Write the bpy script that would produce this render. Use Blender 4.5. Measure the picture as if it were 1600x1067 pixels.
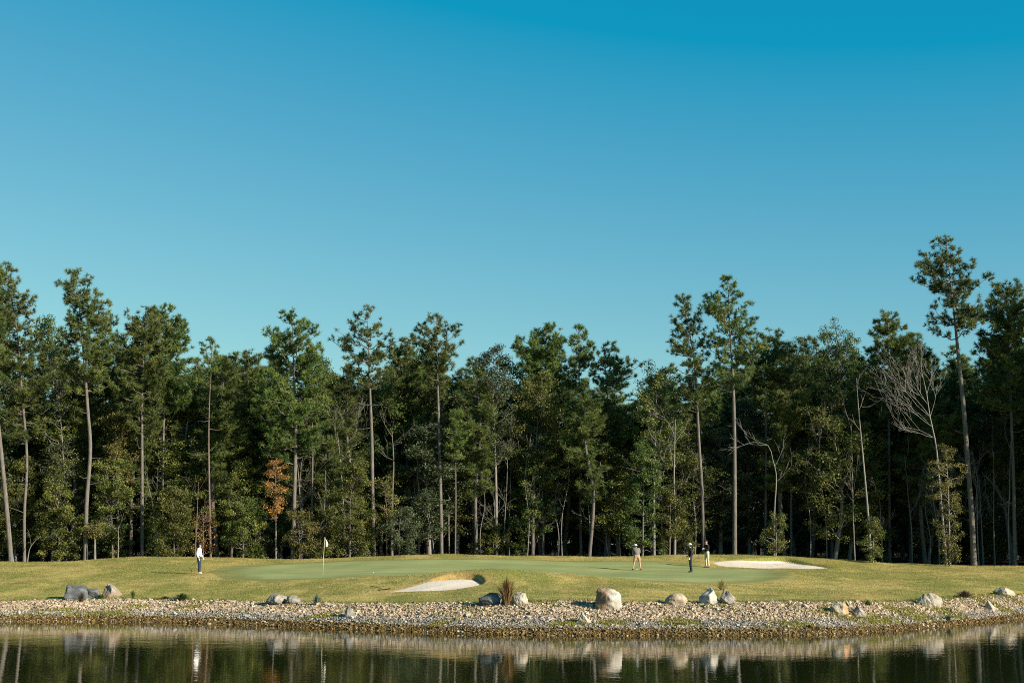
import bpy, math, random
import numpy as np
from mathutils import noise as mnoise, Vector, Matrix

for o in list(bpy.data.objects):
    bpy.data.objects.remove(o)
SC = bpy.context.scene
COL = SC.collection
R = math.radians

# ------------------------------------------------------------------ camera
LENS, CAMZ, PITCH = 50.0, 3.6, math.atan(316.5 / 2222.2)
FPX, CX, CY = 1600 * LENS / 36.0, 800.0, 532.8          # photograph pixels (1600 wide)
cam = bpy.data.cameras.new('camera')
cam.lens = LENS
cam.sensor_width = 36.0
cam.clip_end = 6000
camo = bpy.data.objects.new('camera', cam)
COL.objects.link(camo)
camo.location = (0, 0, CAMZ)
camo.rotation_euler = (math.pi / 2 + PITCH, 0, 0)
SC.camera = camo

# ------------------------------------------------------------------ sky, sun, exposure
SUN_EL, SUN_BACK = R(24), R(31)          # elevation; degrees behind the camera's right-hand side
to_sun = Vector((math.cos(SUN_EL) * math.cos(SUN_BACK), -math.cos(SUN_EL) * math.sin(SUN_BACK), math.sin(SUN_EL)))
w = bpy.data.worlds.new('World')
SC.world = w
w.use_nodes = True
nt = w.node_tree
bg = nt.nodes['Background']
sky = nt.nodes.new('ShaderNodeTexSky')
sky.sky_type = 'NISHITA'
sky.sun_disc = False
sky.sun_elevation = SUN_EL
sky.sun_rotation = math.pi / 2 + SUN_BACK     # clockwise from +Y
sky.altitude = 50
sky.air_density = 1.0
sky.dust_density = 0.1
sky.ozone_density = 1.6
sep = nt.nodes.new('ShaderNodeSeparateColor')      # the photograph's teal grade of its sky, the same in every direction
cmb = nt.nodes.new('ShaderNodeCombineColor')
nt.links.new(sky.outputs[0], sep.inputs[0])


def wm(op, a, b, clamp=False):
    nd = nt.nodes.new('ShaderNodeMath')
    nd.operation = op
    nd.use_clamp = clamp
    nt.links.new(a, nd.inputs[0])
    nd.inputs[1].default_value = b
    return nd.outputs[0]


nt.links.new(wm('MULTIPLY', wm('POWER', wm('MAXIMUM', wm('SUBTRACT', wm('MULTIPLY', sep.outputs[0], 1.38), 1.90), 0.02), 0.8), 1.125), cmb.inputs[0])
nt.links.new(wm('MULTIPLY', wm('POWER', wm('MULTIPLY', sep.outputs[1], 0.1046), 0.85), 9.95), cmb.inputs[1])
nt.links.new(wm('MULTIPLY', wm('POWER', wm('MULTIPLY', sep.outputs[2], 0.0879), 0.5), 8.78), cmb.inputs[2])
nt.links.new(cmb.outputs[0], bg.inputs[0])
bg.inputs[1].default_value = 0.0523
sl = bpy.data.lights.new('sun', 'SUN')
sl.energy = 5.0
sl.angle = R(0.53)
sl.color = (1.0, 0.90, 0.76)
slo = bpy.data.objects.new('sun', sl)
COL.objects.link(slo)
slo.rotation_euler = (-to_sun).to_track_quat('-Z', 'Y').to_euler()
slo.location = to_sun * 200
SC.view_settings.view_transform = 'Standard'
SC.view_settings.look = 'None'
SC.view_settings.exposure = 1.0
SC.view_settings.gamma = 1.0
SC.view_settings.use_curve_mapping = False
SC.cycles.use_denoising = False
SC.cycles.pixel_filter_type = 'BLACKMAN_HARRIS'
SC.cycles.filter_width = 1.0
SC.cycles.max_bounces = 6
SC.cycles.diffuse_bounces = 3
SC.cycles.transmission_bounces = 3

# ------------------------------------------------------------------ pixel <-> world
CP, SP = math.cos(PITCH), math.sin(PITCH)


def z_at(py, Y):
    t = (CY - py) / FPX
    return CAMZ + Y * (t * CP + SP) / (CP - t * SP)


def pt(px, py, Y):
    z = z_at(py, Y)
    d = Y * CP + (z - CAMZ) * SP
    return np.array([(px - CX) / FPX * d, Y, z])


def x_at(px, Y, z=2.0):
    return (px - CX) / FPX * (Y * CP + (z - CAMZ) * SP)


# ------------------------------------------------------------------ node helpers
def mat(name):
    m = bpy.data.materials.new(name)
    m.use_nodes = True
    b = m.node_tree.nodes['Principled BSDF']
    b.inputs['Specular IOR Level'].default_value = 0.25
    return m, m.node_tree, b


class NT:
    def __init__(s, tree):
        s.t = tree

    def n(s, kind, **kw):
        nd = s.t.nodes.new(kind)
        for k, v in kw.items():
            setattr(nd, k, v)
        return nd

    def link(s, a, b):
        s.t.links.new(a, b)

    def val(s, sock, v):
        if hasattr(v, 'is_linked'):
            s.link(v, sock)
        else:
            sock.default_value = v

    def noise(s, scale, detail=4, vec=None, rough=0.55, out='Fac', dist=0.0):
        nd = s.n('ShaderNodeTexNoise')
        nd.inputs['Scale'].default_value = scale
        nd.inputs['Detail'].default_value = detail
        nd.inputs['Roughness'].default_value = rough
        nd.inputs['Distortion'].default_value = dist
        if vec is not None:
            s.link(vec, nd.inputs['Vector'])
        return nd.outputs[out]

    def mapping(s, vec, scale=(1, 1, 1), loc=(0, 0, 0)):
        nd = s.n('ShaderNodeMapping')
        nd.inputs['Scale'].default_value = scale
        nd.inputs['Location'].default_value = loc
        s.link(vec, nd.inputs['Vector'])
        return nd.outputs[0]

    def pos(s):
        return s.n('ShaderNodeNewGeometry').outputs['Position']

    def obj(s):
        return s.n('ShaderNodeTexCoord').outputs['Object']

    def rnd(s):
        return s.n('ShaderNodeObjectInfo').outputs['Random']

    def attr(s, name):
        nd = s.n('ShaderNodeAttribute')
        nd.attribute_name = name
        return nd

    def ramp(s, fac, stops, interp='LINEAR'):
        nd = s.n('ShaderNodeValToRGB')
        cr = nd.color_ramp
        cr.interpolation = interp
        while len(cr.elements) < len(stops):
            cr.elements.new(0.5)
        for e, (p, c) in zip(cr.elements, stops):
            e.position = p
            e.color = (*c, 1) if len(c) == 3 else c
        s.val(nd.inputs[0], fac)
        return nd.outputs[0]

    def mix(s, fac, a, b, mode='MIX'):
        nd = s.n('ShaderNodeMix', data_type='RGBA', blend_type=mode)
        s.val(nd.inputs[0], fac)
        for i, c in ((6, a), (7, b)):
            if hasattr(c, 'is_linked'):
                s.link(c, nd.inputs[i])
            else:
                nd.inputs[i].default_value = (*c, 1)
        return nd.outputs[2]

    def math(s, op, a, b=0.0, c=None, clamp=False):
        nd = s.n('ShaderNodeMath', operation=op, use_clamp=clamp)
        s.val(nd.inputs[0], a)
        s.val(nd.inputs[1], b)
        if c is not None:
            s.val(nd.inputs[2], c)
        return nd.outputs[0]

    def mrange(s, v, a, b, c=0.0, d=1.0):
        nd = s.n('ShaderNodeMapRange')
        s.val(nd.inputs[0], v)
        for i, x in enumerate((a, b, c, d)):
            nd.inputs[i + 1].default_value = x
        return nd.outputs[0]

    def bump(s, h, strength=0.5, dist=0.05):
        nd = s.n('ShaderNodeBump')
        nd.inputs['Strength'].default_value = strength
        nd.inputs['Distance'].default_value = dist
        s.link(h, nd.inputs['Height'])
        return nd.outputs[0]


def plain(name, col, rough=0.7, var=0.15, scale=20.0):
    m, t, b = mat(name)
    N = NT(t)
    f = N.noise(scale, 3, N.obj())
    a = tuple(c * (1 - var) for c in col)
    c2 = tuple(min(1, c * (1 + var)) for c in col)
    N.link(N.mix(f, a, c2), b.inputs['Base Color'])
    b.inputs['Roughness'].default_value = rough
    return m


# ------------------------------------------------------------------ mesh helpers
class MB:
    """collects numpy vertex blocks and face blocks, builds one mesh"""
    def __init__(s):
        s.V, s.F, s.A, s.n = [], [], [], 0

    def add(s, V, F, v=None):
        V = np.asarray(V, float).reshape(-1, 3)
        F = np.asarray(F, int)
        s.V.append(V)
        s.F.append(F + s.n)
        if v is None:
            v = np.zeros(len(V))
        s.A.append(np.broadcast_to(np.asarray(v, float), (len(V),)))
        s.n += len(V)

    def mesh(s, name, material, smooth=False, attr=None):
        me = bpy.data.meshes.new(name)
        V = np.concatenate(s.V)
        me.vertices.add(len(V))
        me.vertices.foreach_set('co', V.astype(np.float32).ravel())
        tot = np.concatenate([np.full(len(F), F.shape[1]) for F in s.F])
        idx = np.concatenate([F.ravel() for F in s.F])
        me.loops.add(len(idx))
        me.loops.foreach_set('vertex_index', idx.astype(np.int32))
        me.polygons.add(len(tot))
        st = np.concatenate([[0], np.cumsum(tot)[:-1]])
        me.polygons.foreach_set('loop_start', st.astype(np.int32))
        me.polygons.foreach_set('loop_total', tot.astype(np.int32))
        me.polygons.foreach_set('use_smooth', np.full(len(tot), smooth))
        at = me.attributes.new('v', 'FLOAT', 'POINT')
        at.data.foreach_set('value', np.concatenate(s.A).astype(np.float32))
        if attr:
            for k, a in attr.items():
                at = me.attributes.new(k, 'FLOAT', 'POINT')
                at.data.foreach_set('value', np.asarray(a, np.float32))
        me.update(calc_edges=True)
        me.validate()
        if material:
            me.materials.append(material)
        return me

    def build(s, name, material, parent=None, smooth=False, attr=None):
        return link(name, s.mesh(name, material, smooth, attr), parent)


def link(name, me, parent=None):
    o = bpy.data.objects.new(name, me)
    COL.objects.link(o)
    if parent is not None:
        o.parent = parent
    return o


def tag(o, label=None, cat=None, group=None, kind=None):
    if label:
        o['label'] = label
    if cat:
        o['category'] = cat
    if group:
        o['group'] = group
    if kind:
        o['kind'] = kind
    return o


def thing(name, label, cat, loc=(0, 0, 0), rz=0.0, group=None):
    e = bpy.data.objects.new(name, None)
    e.empty_display_size = 0.2
    COL.objects.link(e)
    e.location = loc
    e.rotation_euler = (0, 0, rz)
    return tag(e, label, cat, group)


def tube_into(mb, P, r, sides=5, v=0.0, cap=False):
    P = np.asarray(P, float)
    n = len(P)
    r = np.broadcast_to(np.asarray(r, float), (n,))
    T = np.gradient(P, axis=0)
    T /= np.linalg.norm(T, axis=1)[:, None] + 1e-9
    ref = np.array([0.0, 0, 1]) if abs(T[:, 2]).mean() < 0.75 else np.array([1.0, 0, 0])
    U = np.cross(T, ref)
    U /= np.linalg.norm(U, axis=1)[:, None] + 1e-9
    W = np.cross(T, U)
    a = np.arange(sides) / sides * 2 * math.pi
    V = P[:, None] + r[:, None, None] * (U[:, None] * np.cos(a)[None, :, None] + W[:, None] * np.sin(a)[None, :, None])
    i = np.arange(n - 1)[:, None] * sides
    j = np.arange(sides)[None]
    k = (j + 1) % sides
    F = np.stack([i + j, i + k, i + sides + k, i + sides + j], -1).reshape(-1, 4)
    mb.add(V.reshape(-1, 3), F, v)
    if cap:
        mb.F.append(np.array([list(range(mb.n - sides, mb.n))]))
        mb.F.append(np.array([list(range(mb.n - n * sides, mb.n - n * sides + sides))[::-1]]))


def spline(P, n):
    P = np.asarray(P, float)
    if len(P) < 3:
        t = np.linspace(0, 1, n)[:, None]
        return P[0] * (1 - t) + P[-1] * t
    Q = np.vstack([2 * P[0] - P[1], P, 2 * P[-1] - P[-2]])
    d = np.concatenate([[0], np.cumsum(np.linalg.norm(np.diff(P, axis=0), axis=1))])
    out = []
    for s in np.linspace(0, d[-1] - 1e-6, n):
        i = min(np.searchsorted(d, s, 'right') - 1, len(P) - 2)
        t = (s - d[i]) / (d[i + 1] - d[i])
        p0, p1, p2, p3 = Q[i], Q[i + 1], Q[i + 2], Q[i + 3]
        out.append(0.5 * (2 * p1 + (p2 - p0) * t + (2 * p0 - 5 * p1 + 4 * p2 - p3) * t * t + (3 * p1 - p0 - 3 * p2 + p3) * t ** 3))
    return np.array(out)


# ------------------------------------------------------------------ terrain
KX = np.array([-700, -200, 0, 100, 200, 300, 400, 500, 600, 700, 800, 900, 1000, 1100, 1200, 1300, 1400, 1500, 1600, 1800, 2300], float)
W_Y = np.array([972, 970, 970, 970, 970, 972, 976, 980, 984.5, 988, 991, 992, 992, 992, 992, 990, 984, 975, 965, 950, 940], float)
L_Y = np.array([938, 938, 939, 937, 934, 937, 939, 941, 941, 940, 938, 938, 938, 940, 939, 938, 938, 932, 928, 920, 916], float)
M_Y = np.array([905, 905, 906, 906, 906, 906, 906, 908, 914, 914, 912, 910, 908, 910, 912, 908, 905, 903, 902, 900, 898], float)
M_D = np.array([82, 82, 81, 80.5, 80, 79.5, 79, 77, 73.5, 73, 73, 74, 75, 75, 76, 80, 84, 86, 88, 92, 92], float)
G_Y = np.array([890, 890, 890, 890, 891, 894, 895, 895, 893, 892, 892, 893, 893, 894, 894, 894, 894, 892, 890, 889, 889], float)
G_D = np.array([88, 88, 88, 88, 87, 85, 84, 84, 84, 85, 86, 87, 87, 87, 87, 89, 92, 94, 96, 98, 98], float)
B_Y = np.array([882, 882, 882, 881, 876, 878, 880, 879, 876, 875, 877, 881, 882, 885.5, 887, 887, 886, 885, 885, 885, 885], float)
B_D = np.array([94, 94, 94, 94, 94, 95, 96, 96, 95, 95, 96, 96, 96, 96, 97, 98, 99, 100, 101, 101, 101], float)
C_Y = np.array([877, 877, 877, 875.5, 867, 867, 871, 871, 866, 862, 866, 867, 865, 864, 864.5, 872, 878.5, 882, 883, 883, 883], float)
C_D = np.array([99, 99, 99, 99, 99.5, 100, 101, 101.5, 101.5, 101.5, 102, 102, 102.5, 103, 103.5, 104, 104, 104, 104, 104, 104], float)
W_D = np.array([CAMZ * 0 + 1.0 for _ in KX])
for i, y in enumerate(W_Y):                       # depth where the view ray meets the water level
    t = (CY - y) / FPX
    W_D[i] = -CAMZ * (CP - t * SP) / (t * CP + SP)
L_D = W_D + 4.6
UG = np.arange(-700, 2301, 10.0)
DG = np.arange(0, 400, 0.25)
TAB = np.zeros((len(UG), len(DG)))


def gsm(a, s, axis):
    k = np.arange(-int(3 * s), int(3 * s) + 1)
    g = np.exp(-0.5 * (k / s) ** 2)
    g /= g.sum()
    return np.apply_along_axis(lambda r: np.convolve(np.pad(r, len(k) // 2, 'edge'), g, 'valid'), axis, a)


def kcurve(A):
    return gsm(np.interp(UG, KX, A), 3.0, 0)


CW, CL, CC = kcurve(W_D), kcurve(L_D), kcurve(C_D)
cLY, cMY, cMD, cGY, cGD, cBY, cBD, cCY = [kcurve(a) for a in (L_Y, M_Y, M_D, G_Y, G_D, B_Y, B_D, C_Y)]
for i in range(len(UG)):
    zl = z_at(cLY[i], CL[i])
    zc = z_at(cCY[i], CC[i])
    zb = 0.5 * zc + 0.5 * 1.9 if zc > 2.3 else zc - 0.1
    D = [0, 5, 9, CW[i] - 9, CW[i] - 2.0, CW[i], CW[i] + 0.9, CL[i], cMD[i], cGD[i], cBD[i], CC[i], CC[i] + 3.5, CC[i] + 9, 160, 400]
    Z = [2.0, 1.6, -1.4, -1.6, -0.55, 0, 0.30, zl, z_at(cMY[i], cMD[i]), z_at(cGY[i], cGD[i]), z_at(cBY[i], cBD[i]), zc, 0.35 * zc + 0.65 * zb, zb, 2.3, 3.0]
    TAB[i] = np.interp(DG, D, Z)
a1, a2 = gsm(TAB, 1.6, 1), gsm(TAB, 5.0, 1)
wgt = np.clip((DG[None] - CL[:, None] - 0.6) / 2.5, 0, 1)
TAB = gsm(a1 * (1 - wgt) + a2 * wgt, 1.2, 0)


def bil(T, u, d):
    fu = np.clip((u - UG[0]) / 10.0, 0, len(UG) - 1.001)
    fd = np.clip(d / 0.25, 0, len(DG) - 1.001)
    iu, idd = fu.astype(int), fd.astype(int)
    a, b = fu - iu, fd - idd
    return (T[iu, idd] * (1 - a) * (1 - b) + T[iu + 1, idd] * a * (1 - b) + T[iu, idd + 1] * (1 - a) * b + T[iu + 1, idd + 1] * a * b)


def in_poly(x, y, P):
    ins = np.zeros(x.shape, bool)
    n = len(P)
    for i in range(n):
        x1, y1 = P[i]
        x2, y2 = P[(i + 1) % n]
        c = ((y1 > y) != (y2 > y)) & (x < (x2 - x1) * (y - y1) / (y2 - y1 + 1e-12) + x1)
        ins ^= c
    return ins


def poly_dist(x, y, P):
    d = np.full(x.shape, 1e9)
    n = len(P)
    for i in range(n):
        a, b = P[i], P[(i + 1) % n]
        ab = b - a
        t = np.clip(((x - a[0]) * ab[0] + (y - a[1]) * ab[1]) / (ab @ ab), 0, 1)
        d = np.minimum(d, np.hypot(x - a[0] - t * ab[0], y - a[1] - t * ab[1]))
    return d


def closed(P, n):
    P = np.asarray(P, float)
    return spline(np.vstack([P, P[:1]]), n + 1)[:-1]


def px_on_plane(L, D0, z0, slope):
    """pixels onto a sloping plane z = z0 + slope*(Y-D0)"""
    out = []
    for px, py in L:
        lo, hi = 30.0, 140.0
        for _ in range(50):
            m = 0.5 * (lo + hi)
            if z_at(py, m) > z0 + slope * (m - D0):
                lo = m
            else:
                hi = m
        out.append((x_at(px, lo, z0), lo))
    return np.array(out)


ZB1, ZB2 = z_at(923, 70.2), z_at(887.5, 96.5)
BK1 = closed(px_on_plane([(600, 921.8), (640, 923.5), (690, 922), (730, 917.5), (750, 912), (758, 906.5), (753, 900.5), (738, 897), (705, 896.5), (668, 901), (635, 910)], 70.2, ZB1, 0.155), 90)
BK2 = closed(px_on_plane([(1108, 882.5), (1130, 880), (1180, 877.6), (1225, 876.3), (1262, 879.2), (1306, 884.6), (1285, 887), (1220, 887.6), (1150, 887), (1118, 885.3)], 96.5, ZB2, 0.075), 110)
BUNK = [(BK1, 70.2, ZB1 - 0.03, 0.108, 0.16), (BK2, 96.5, ZB2 - 0.10, 0.074, 0.34)]


def H(x, y, bunk=True):
    x, y = np.asarray(x, float), np.asarray(y, float)
    yy = np.maximum(y, 8.0)
    u = CX + FPX * x / (yy * CP)
    z = bil(TAB, u, y.clip(0))
    far = np.clip((np.abs(x) - 95) / 40, 0, 1)
    z = z * (1 - far) + np.maximum(z, 2.2) * far
    z = z + 0.60 * np.exp(-0.5 * (((x + 1.0) / 3.6) ** 2)) * np.exp(-0.5 * ((y - 76.4) / 1.9) ** 2)
    z = z + 0.10 * np.exp(-0.5 * (((x + 2.6) / 2.4) ** 2)) * np.exp(-0.5 * ((y - 75.0) / 1.2) ** 2)
    z = z + 0.10 * np.exp(-0.5 * (((x - 19.5) / 3.4) ** 2)) * np.exp(-0.5 * ((y - 102.6) / 1.1) ** 2)
    land = np.clip((z - 0.5) / 0.7, 0, 1)
    z = z + land * (0.045 * np.sin(x * 0.55 + 1.3 * np.sin(y * 0.31)) * np.sin(y * 0.5 + 0.8 * np.sin(x * 0.23)) + 0.02 * np.sin(x * 1.7 + y * 0.9) * np.sin(y * 1.3 - x * 0.4))
    if bunk:
        for P, D0, z0, sl_, wall in BUNK:
            near = (x > P[:, 0].min() - 1) & (x < P[:, 0].max() + 1) & (y > P[:, 1].min() - 1) & (y < P[:, 1].max() + 1)
            if near.any():
                xs, ys = x[near], y[near]
                zz = z[near]
                ins = in_poly(xs, ys, P)
                d = np.where(ins, poly_dist(xs, ys, P), 0)
                fl = np.minimum(z0 + sl_ * (ys - D0) + 0.03 * np.sin(xs * 2.1) * np.sin(ys * 1.7) - 0.06 * np.clip((xs - P[:, 0].mean()) / (P[:, 0].max() - P[:, 0].mean()), 0, 1) ** 1.5, zz - 0.04)
                k = np.clip(d / wall, 0, 1)
                if P is BK2:                      # the left end runs out level with the turf
                    fl = zz - (zz - fl) * np.clip((xs - P[:, 0].min() - 1.2) / 3.5, 0.12, 1)
                k = k * k * (3 - 2 * k)
                zz = zz * (1 - k) + fl * k
                z = z.copy()
                z[near] = zz
    return z


def h1(x, y):
    return float(H(np.array([x]), np.array([y]))[0])


def ground_px(px, py):
    Y = np.arange(40, 135, 0.04)
    zr = np.array([z_at(py, q) for q in Y])
    X = (px - CX) / FPX * (Y * CP + (zr - CAMZ) * SP)
    hit = np.nonzero(zr < H(X, Y))[0]
    i = hit[0] if len(hit) else len(Y) - 1
    return np.array([X[i], Y[i], h1(X[i], Y[i])])


def lines(segs):
    out = [segs[0][0]]
    for a, b, s in segs:
        n = max(1, int(round((b - a) / s)))
        out += list(np.linspace(a, b, n + 1)[1:])
    return np.array(out)


gx = np.concatenate([-np.geomspace(2500, 75, 24)[:-1], lines([(-75, -42, 1.0), (-42, BK1[:, 0].min() - 0.4, 0.6), (BK1[:, 0].min() - 0.4, BK1[:, 0].max() + 0.4, 0.09),
    (BK1[:, 0].max() + 0.4, BK2[:, 0].min() - 0.4, 0.6), (BK2[:, 0].min() - 0.4, BK2[:, 0].max() + 0.4, 0.13), (BK2[:, 0].max() + 0.4, 44, 0.6), (44, 75, 1.0)]), np.geomspace(75, 2500, 24)[1:]])
gy = np.concatenate([-np.geomspace(1500, 10, 12), lines([(-8, 48, 2.0), (48, 54, 0.8), (54, BK1[:, 1].min() - 0.4, 0.28), (BK1[:, 1].min() - 0.4, BK1[:, 1].max() + 0.5, 0.1),
    (BK1[:, 1].max() + 0.5, BK2[:, 1].min() - 0.4, 0.36), (BK2[:, 1].min() - 0.4, BK2[:, 1].max() + 0.5, 0.09), (BK2[:, 1].max() + 0.5, 108, 0.36), (108, 150, 2.0)]), np.geomspace(150, 3000, 20)[1:]])
GX, GY = np.meshgrid(gx, gy)
GZ = H(GX, GY)
nx, ny = len(gx), len(gy)
ii = (np.arange(ny - 1)[:, None] * nx + np.arange(nx - 1)[None]).ravel()
u = CX + FPX * GX / (np.maximum(GY, 8) * CP)
cw, cl, cc = np.interp(u, UG, CW), np.interp(u, UG, CL), np.interp(u, UG, CC)
bank_t = (GY - cw) / (cl - cw)
bank_t = np.where(np.abs(GX) > 90, 3.0, bank_t)
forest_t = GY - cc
lip = np.zeros(GX.shape)
for Q in (BK1,):
    lip = np.maximum(lip, np.where(in_poly(GX, GY, Q), 1.0, np.clip(1 - poly_dist(GX, GY, Q) / 0.9, 0, 1) * 0.6))
mb = MB()
mb.add(np.stack([GX, GY, GZ], -1).reshape(-1, 3), np.stack([ii, ii + 1, ii + nx + 1, ii + nx], -1))

m, t, b = mat('ground_turf')
N = NT(t)
P = N.pos()
big = N.noise(0.16, 4, P)
med = N.noise(0.9, 5, P, 0.65)
fine = N.noise(9.0, 4, N.mapping(P, (1, 0.45, 1)), 0.7)
straw = N.ramp(fine, [(0.25, (0.15, 0.115, 0.03)), (0.5, (0.32, 0.245, 0.075)), (0.8, (0.48, 0.37, 0.15))])
olive = N.ramp(fine, [(0.25, (0.06, 0.07, 0.014)), (0.5, (0.16, 0.155, 0.035)), (0.8, (0.28, 0.25, 0.07))])
rusty = N.ramp(fine, [(0.25, (0.13, 0.075, 0.025)), (0.55, (0.29, 0.18, 0.07)), (0.8, (0.40, 0.27, 0.12))])
patch = N.ramp(N.noise(0.28, 6, N.mapping(P, (1, 0.55, 1)), 0.7), [(0.43, (0, 0, 0)), (0.56, (1, 1, 1))])
lawn = N.mix(patch, straw, olive)
lawn = N.mix(N.ramp(N.noise(0.33, 5, N.mapping(P, (1, 0.6, 1), (31, 7, 0)), 0.6), [(0.56, (0, 0, 0)), (0.72, (0.75, 0.75, 0.75))]), lawn, rusty)
lawn = N.mix(N.ramp(med, [(0.28, (0.6, 0.6, 0.6)), (0.5, (0, 0, 0))]), lawn, (0.085, 0.085, 0.02))
streak = N.noise(1.1, 5, N.mapping(P, (0.35, 1.6, 1), (3, 1, 0)), 0.7)
lawn = N.mix(N.ramp(streak, [(0.30, (0.65, 0.65, 0.65)), (0.46, (0, 0, 0))]), lawn, (0.11, 0.095, 0.022))
lawn = N.mix(N.math('MULTIPLY', N.attr('lip').outputs['Fac'], 0.75), lawn, rusty)
lawn = N.mix(1.0, lawn, (1.16, 1.18, 1.15), 'MULTIPLY')
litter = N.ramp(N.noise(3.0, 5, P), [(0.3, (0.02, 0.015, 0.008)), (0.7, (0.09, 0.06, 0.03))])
gravel = N.ramp(N.noise(24.0, 3, P), [(0.3, (0.10, 0.075, 0.05)), (0.7, (0.34, 0.265, 0.18))])
mud = N.ramp(N.noise(8.0, 3, P), [(0.3, (0.03, 0.02, 0.008)), (0.7, (0.11, 0.07, 0.025))])
bt = N.math('ADD', N.attr('bank').outputs['Fac'], N.math('MULTIPLY', N.math('SUBTRACT', N.noise(1.3, 4, P), 0.5), 0.22))
col = N.mix(N.mrange(bt, 0.96, 1.0), gravel, lawn)
col = N.mix(N.mrange(N.attr('bank').outputs['Fac'], 0.12, 0.16), mud, col)
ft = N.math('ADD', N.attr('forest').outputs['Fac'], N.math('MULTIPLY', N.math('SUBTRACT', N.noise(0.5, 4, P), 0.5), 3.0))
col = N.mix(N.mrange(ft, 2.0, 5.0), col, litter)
N.link(col, b.inputs['Base Color'])
b.inputs['Roughness'].default_value = 0.9
b.inputs['Specular IOR Level'].default_value = 0.1
N.link(N.bump(N.math('ADD', fine, N.math('MULTIPLY', med, 1.5)), 0.7, 0.06), b.inputs['Normal'])
TURF = m
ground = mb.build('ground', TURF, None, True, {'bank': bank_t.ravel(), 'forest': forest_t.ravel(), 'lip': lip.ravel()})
tag(ground, 'straw and olive coloured lawn rising from the pond bank to the forest', 'ground', None, 'structure')


def fan(name, P, material, lift, rings, drop):
    c = P.mean(0)
    s = np.linspace(0, 1, rings + 1)[1:]
    V = c[None, None] + (P - c)[None] * s[:, None, None]
    Z = H(V[..., 0], V[..., 1]) + lift
    Z[-1] -= drop
    n = len(P)
    A = np.concatenate([np.dstack([V, Z[..., None]]).reshape(-1, 3), [[c[0], c[1], h1(*c) + lift]]])
    i = np.arange(rings - 1)[:, None] * n
    j = np.arange(n)[None]
    k = (j + 1) % n
    m = MB()
    m.add(A, np.stack([i + j, i + k, i + n + k, i + n + j], -1).reshape(-1, 4))
    m.F.append(np.stack([np.full(n, len(A) - 1), j[0], k[0]], -1))
    edge = np.concatenate([np.repeat(s, n), [0]])
    return m.build(name, material, None, True, {'edge': edge})


GREEN = closed([(x_at(p, d), d) for p, d in [(322, 84.5), (345, 80.5), (400, 79), (480, 79), (560, 79.6), (640, 80.5), (720, 81.5), (800, 80.8), (860, 79.2), (910, 77), (1000, 75), (1100, 74.6), (1190, 76.8), (1238, 81),
    (1248, 87), (1225, 92), (1180, 94.6), (1120, 95.6), (1060, 98.5), (980, 99), (900, 98.6), (800, 98), (700, 97.2), (600, 97), (500, 96.8), (420, 96), (360, 92.5), (330, 88.5)]], 160)
m, t, b = mat('putting_green_turf')
N = NT(t)
P = N.pos()
fine = N.noise(12.0, 4, N.mapping(P, (1, 0.4, 1)), 0.65)
base = N.ramp(fine, [(0.3, (0.152, 0.186, 0.058)), (0.7, (0.228, 0.264, 0.098))])
base = N.mix(N.ramp(N.noise(0.2, 5, N.mapping(P, (0.6, 1.2, 1)), 0.6), [(0.42, (0, 0, 0)), (0.62, (1, 1, 1))]), base, (0.25, 0.262, 0.10))
collar = N.ramp(fine, [(0.3, (0.115, 0.128, 0.032)), (0.7, (0.215, 0.21, 0.064))])
e = N.math('ADD', N.attr('edge').outputs['Fac'], N.math('MULTIPLY', N.math('SUBTRACT', N.noise(0.9, 4, P), 0.5), 0.09))
base = N.mix(N.mrange(e, 0.86, 0.93), base, collar)
base = N.mix(N.mrange(N.math('ADD', e, N.math('MULTIPLY', N.math('SUBTRACT', N.noise(3.5, 4, P), 0.5), 0.05)), 0.955, 0.985), base, N.ramp(fine, [(0.3, (0.14, 0.125, 0.03)), (0.7, (0.30, 0.255, 0.08))]))
mow = N.noise(0.9, 3, N.mapping(P, (0.06, 1.0, 1)), 0.5)
base = N.mix(1.0, base, N.ramp(mow, [(0.38, (0.90, 0.93, 0.88)), (0.6, (1.14, 1.10, 1.08))]), 'MULTIPLY')
N.link(base, b.inputs['Base Color'])
b.inputs['Roughness'].default_value = 0.85
N.link(N.bump(fine, 0.25, 0.02), b.inputs['Normal'])
tag(fan('putting_green', GREEN, m, 0.014, 50, 0.05), 'smooth mown putting green below the forest', 'putting green', None, 'structure')

m, t, b = mat('bunker_sand')
N = NT(t)
P = N.pos()
f = N.noise(6.0, 5, P, 0.7)
N.link(N.ramp(f, [(0.3, (0.48, 0.41, 0.31)), (0.7, (0.64, 0.56, 0.44))]), b.inputs['Base Color'])
b.inputs['Roughness'].default_value = 0.95
N.link(N.bump(f, 0.5, 0.05), b.inputs['Normal'])
SAND = m


def shrink(P, d):
    T = np.roll(P, -1, 0) - np.roll(P, 1, 0)
    T /= np.linalg.norm(T, axis=1)[:, None]
    Nn = np.stack([-T[:, 1], T[:, 0]], -1)
    c = P.mean(0)
    s = np.sign(((c - P) * Nn).sum(1))[:, None]
    return P + Nn * s * d


tag(fan('sand_bunker', shrink(BK1, 0.13), SAND, 0.02, 30, 0.05), 'pale sand bunker cut into the grassy mound facing the pond', 'sand bunker', None, 'structure')
tag(fan('sand_bunker', shrink(BK2, 0.15), SAND, 0.02, 26, 0.05), 'long pale sand bunker behind the green near the forest', 'sand bunker', None, 'structure')

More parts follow.
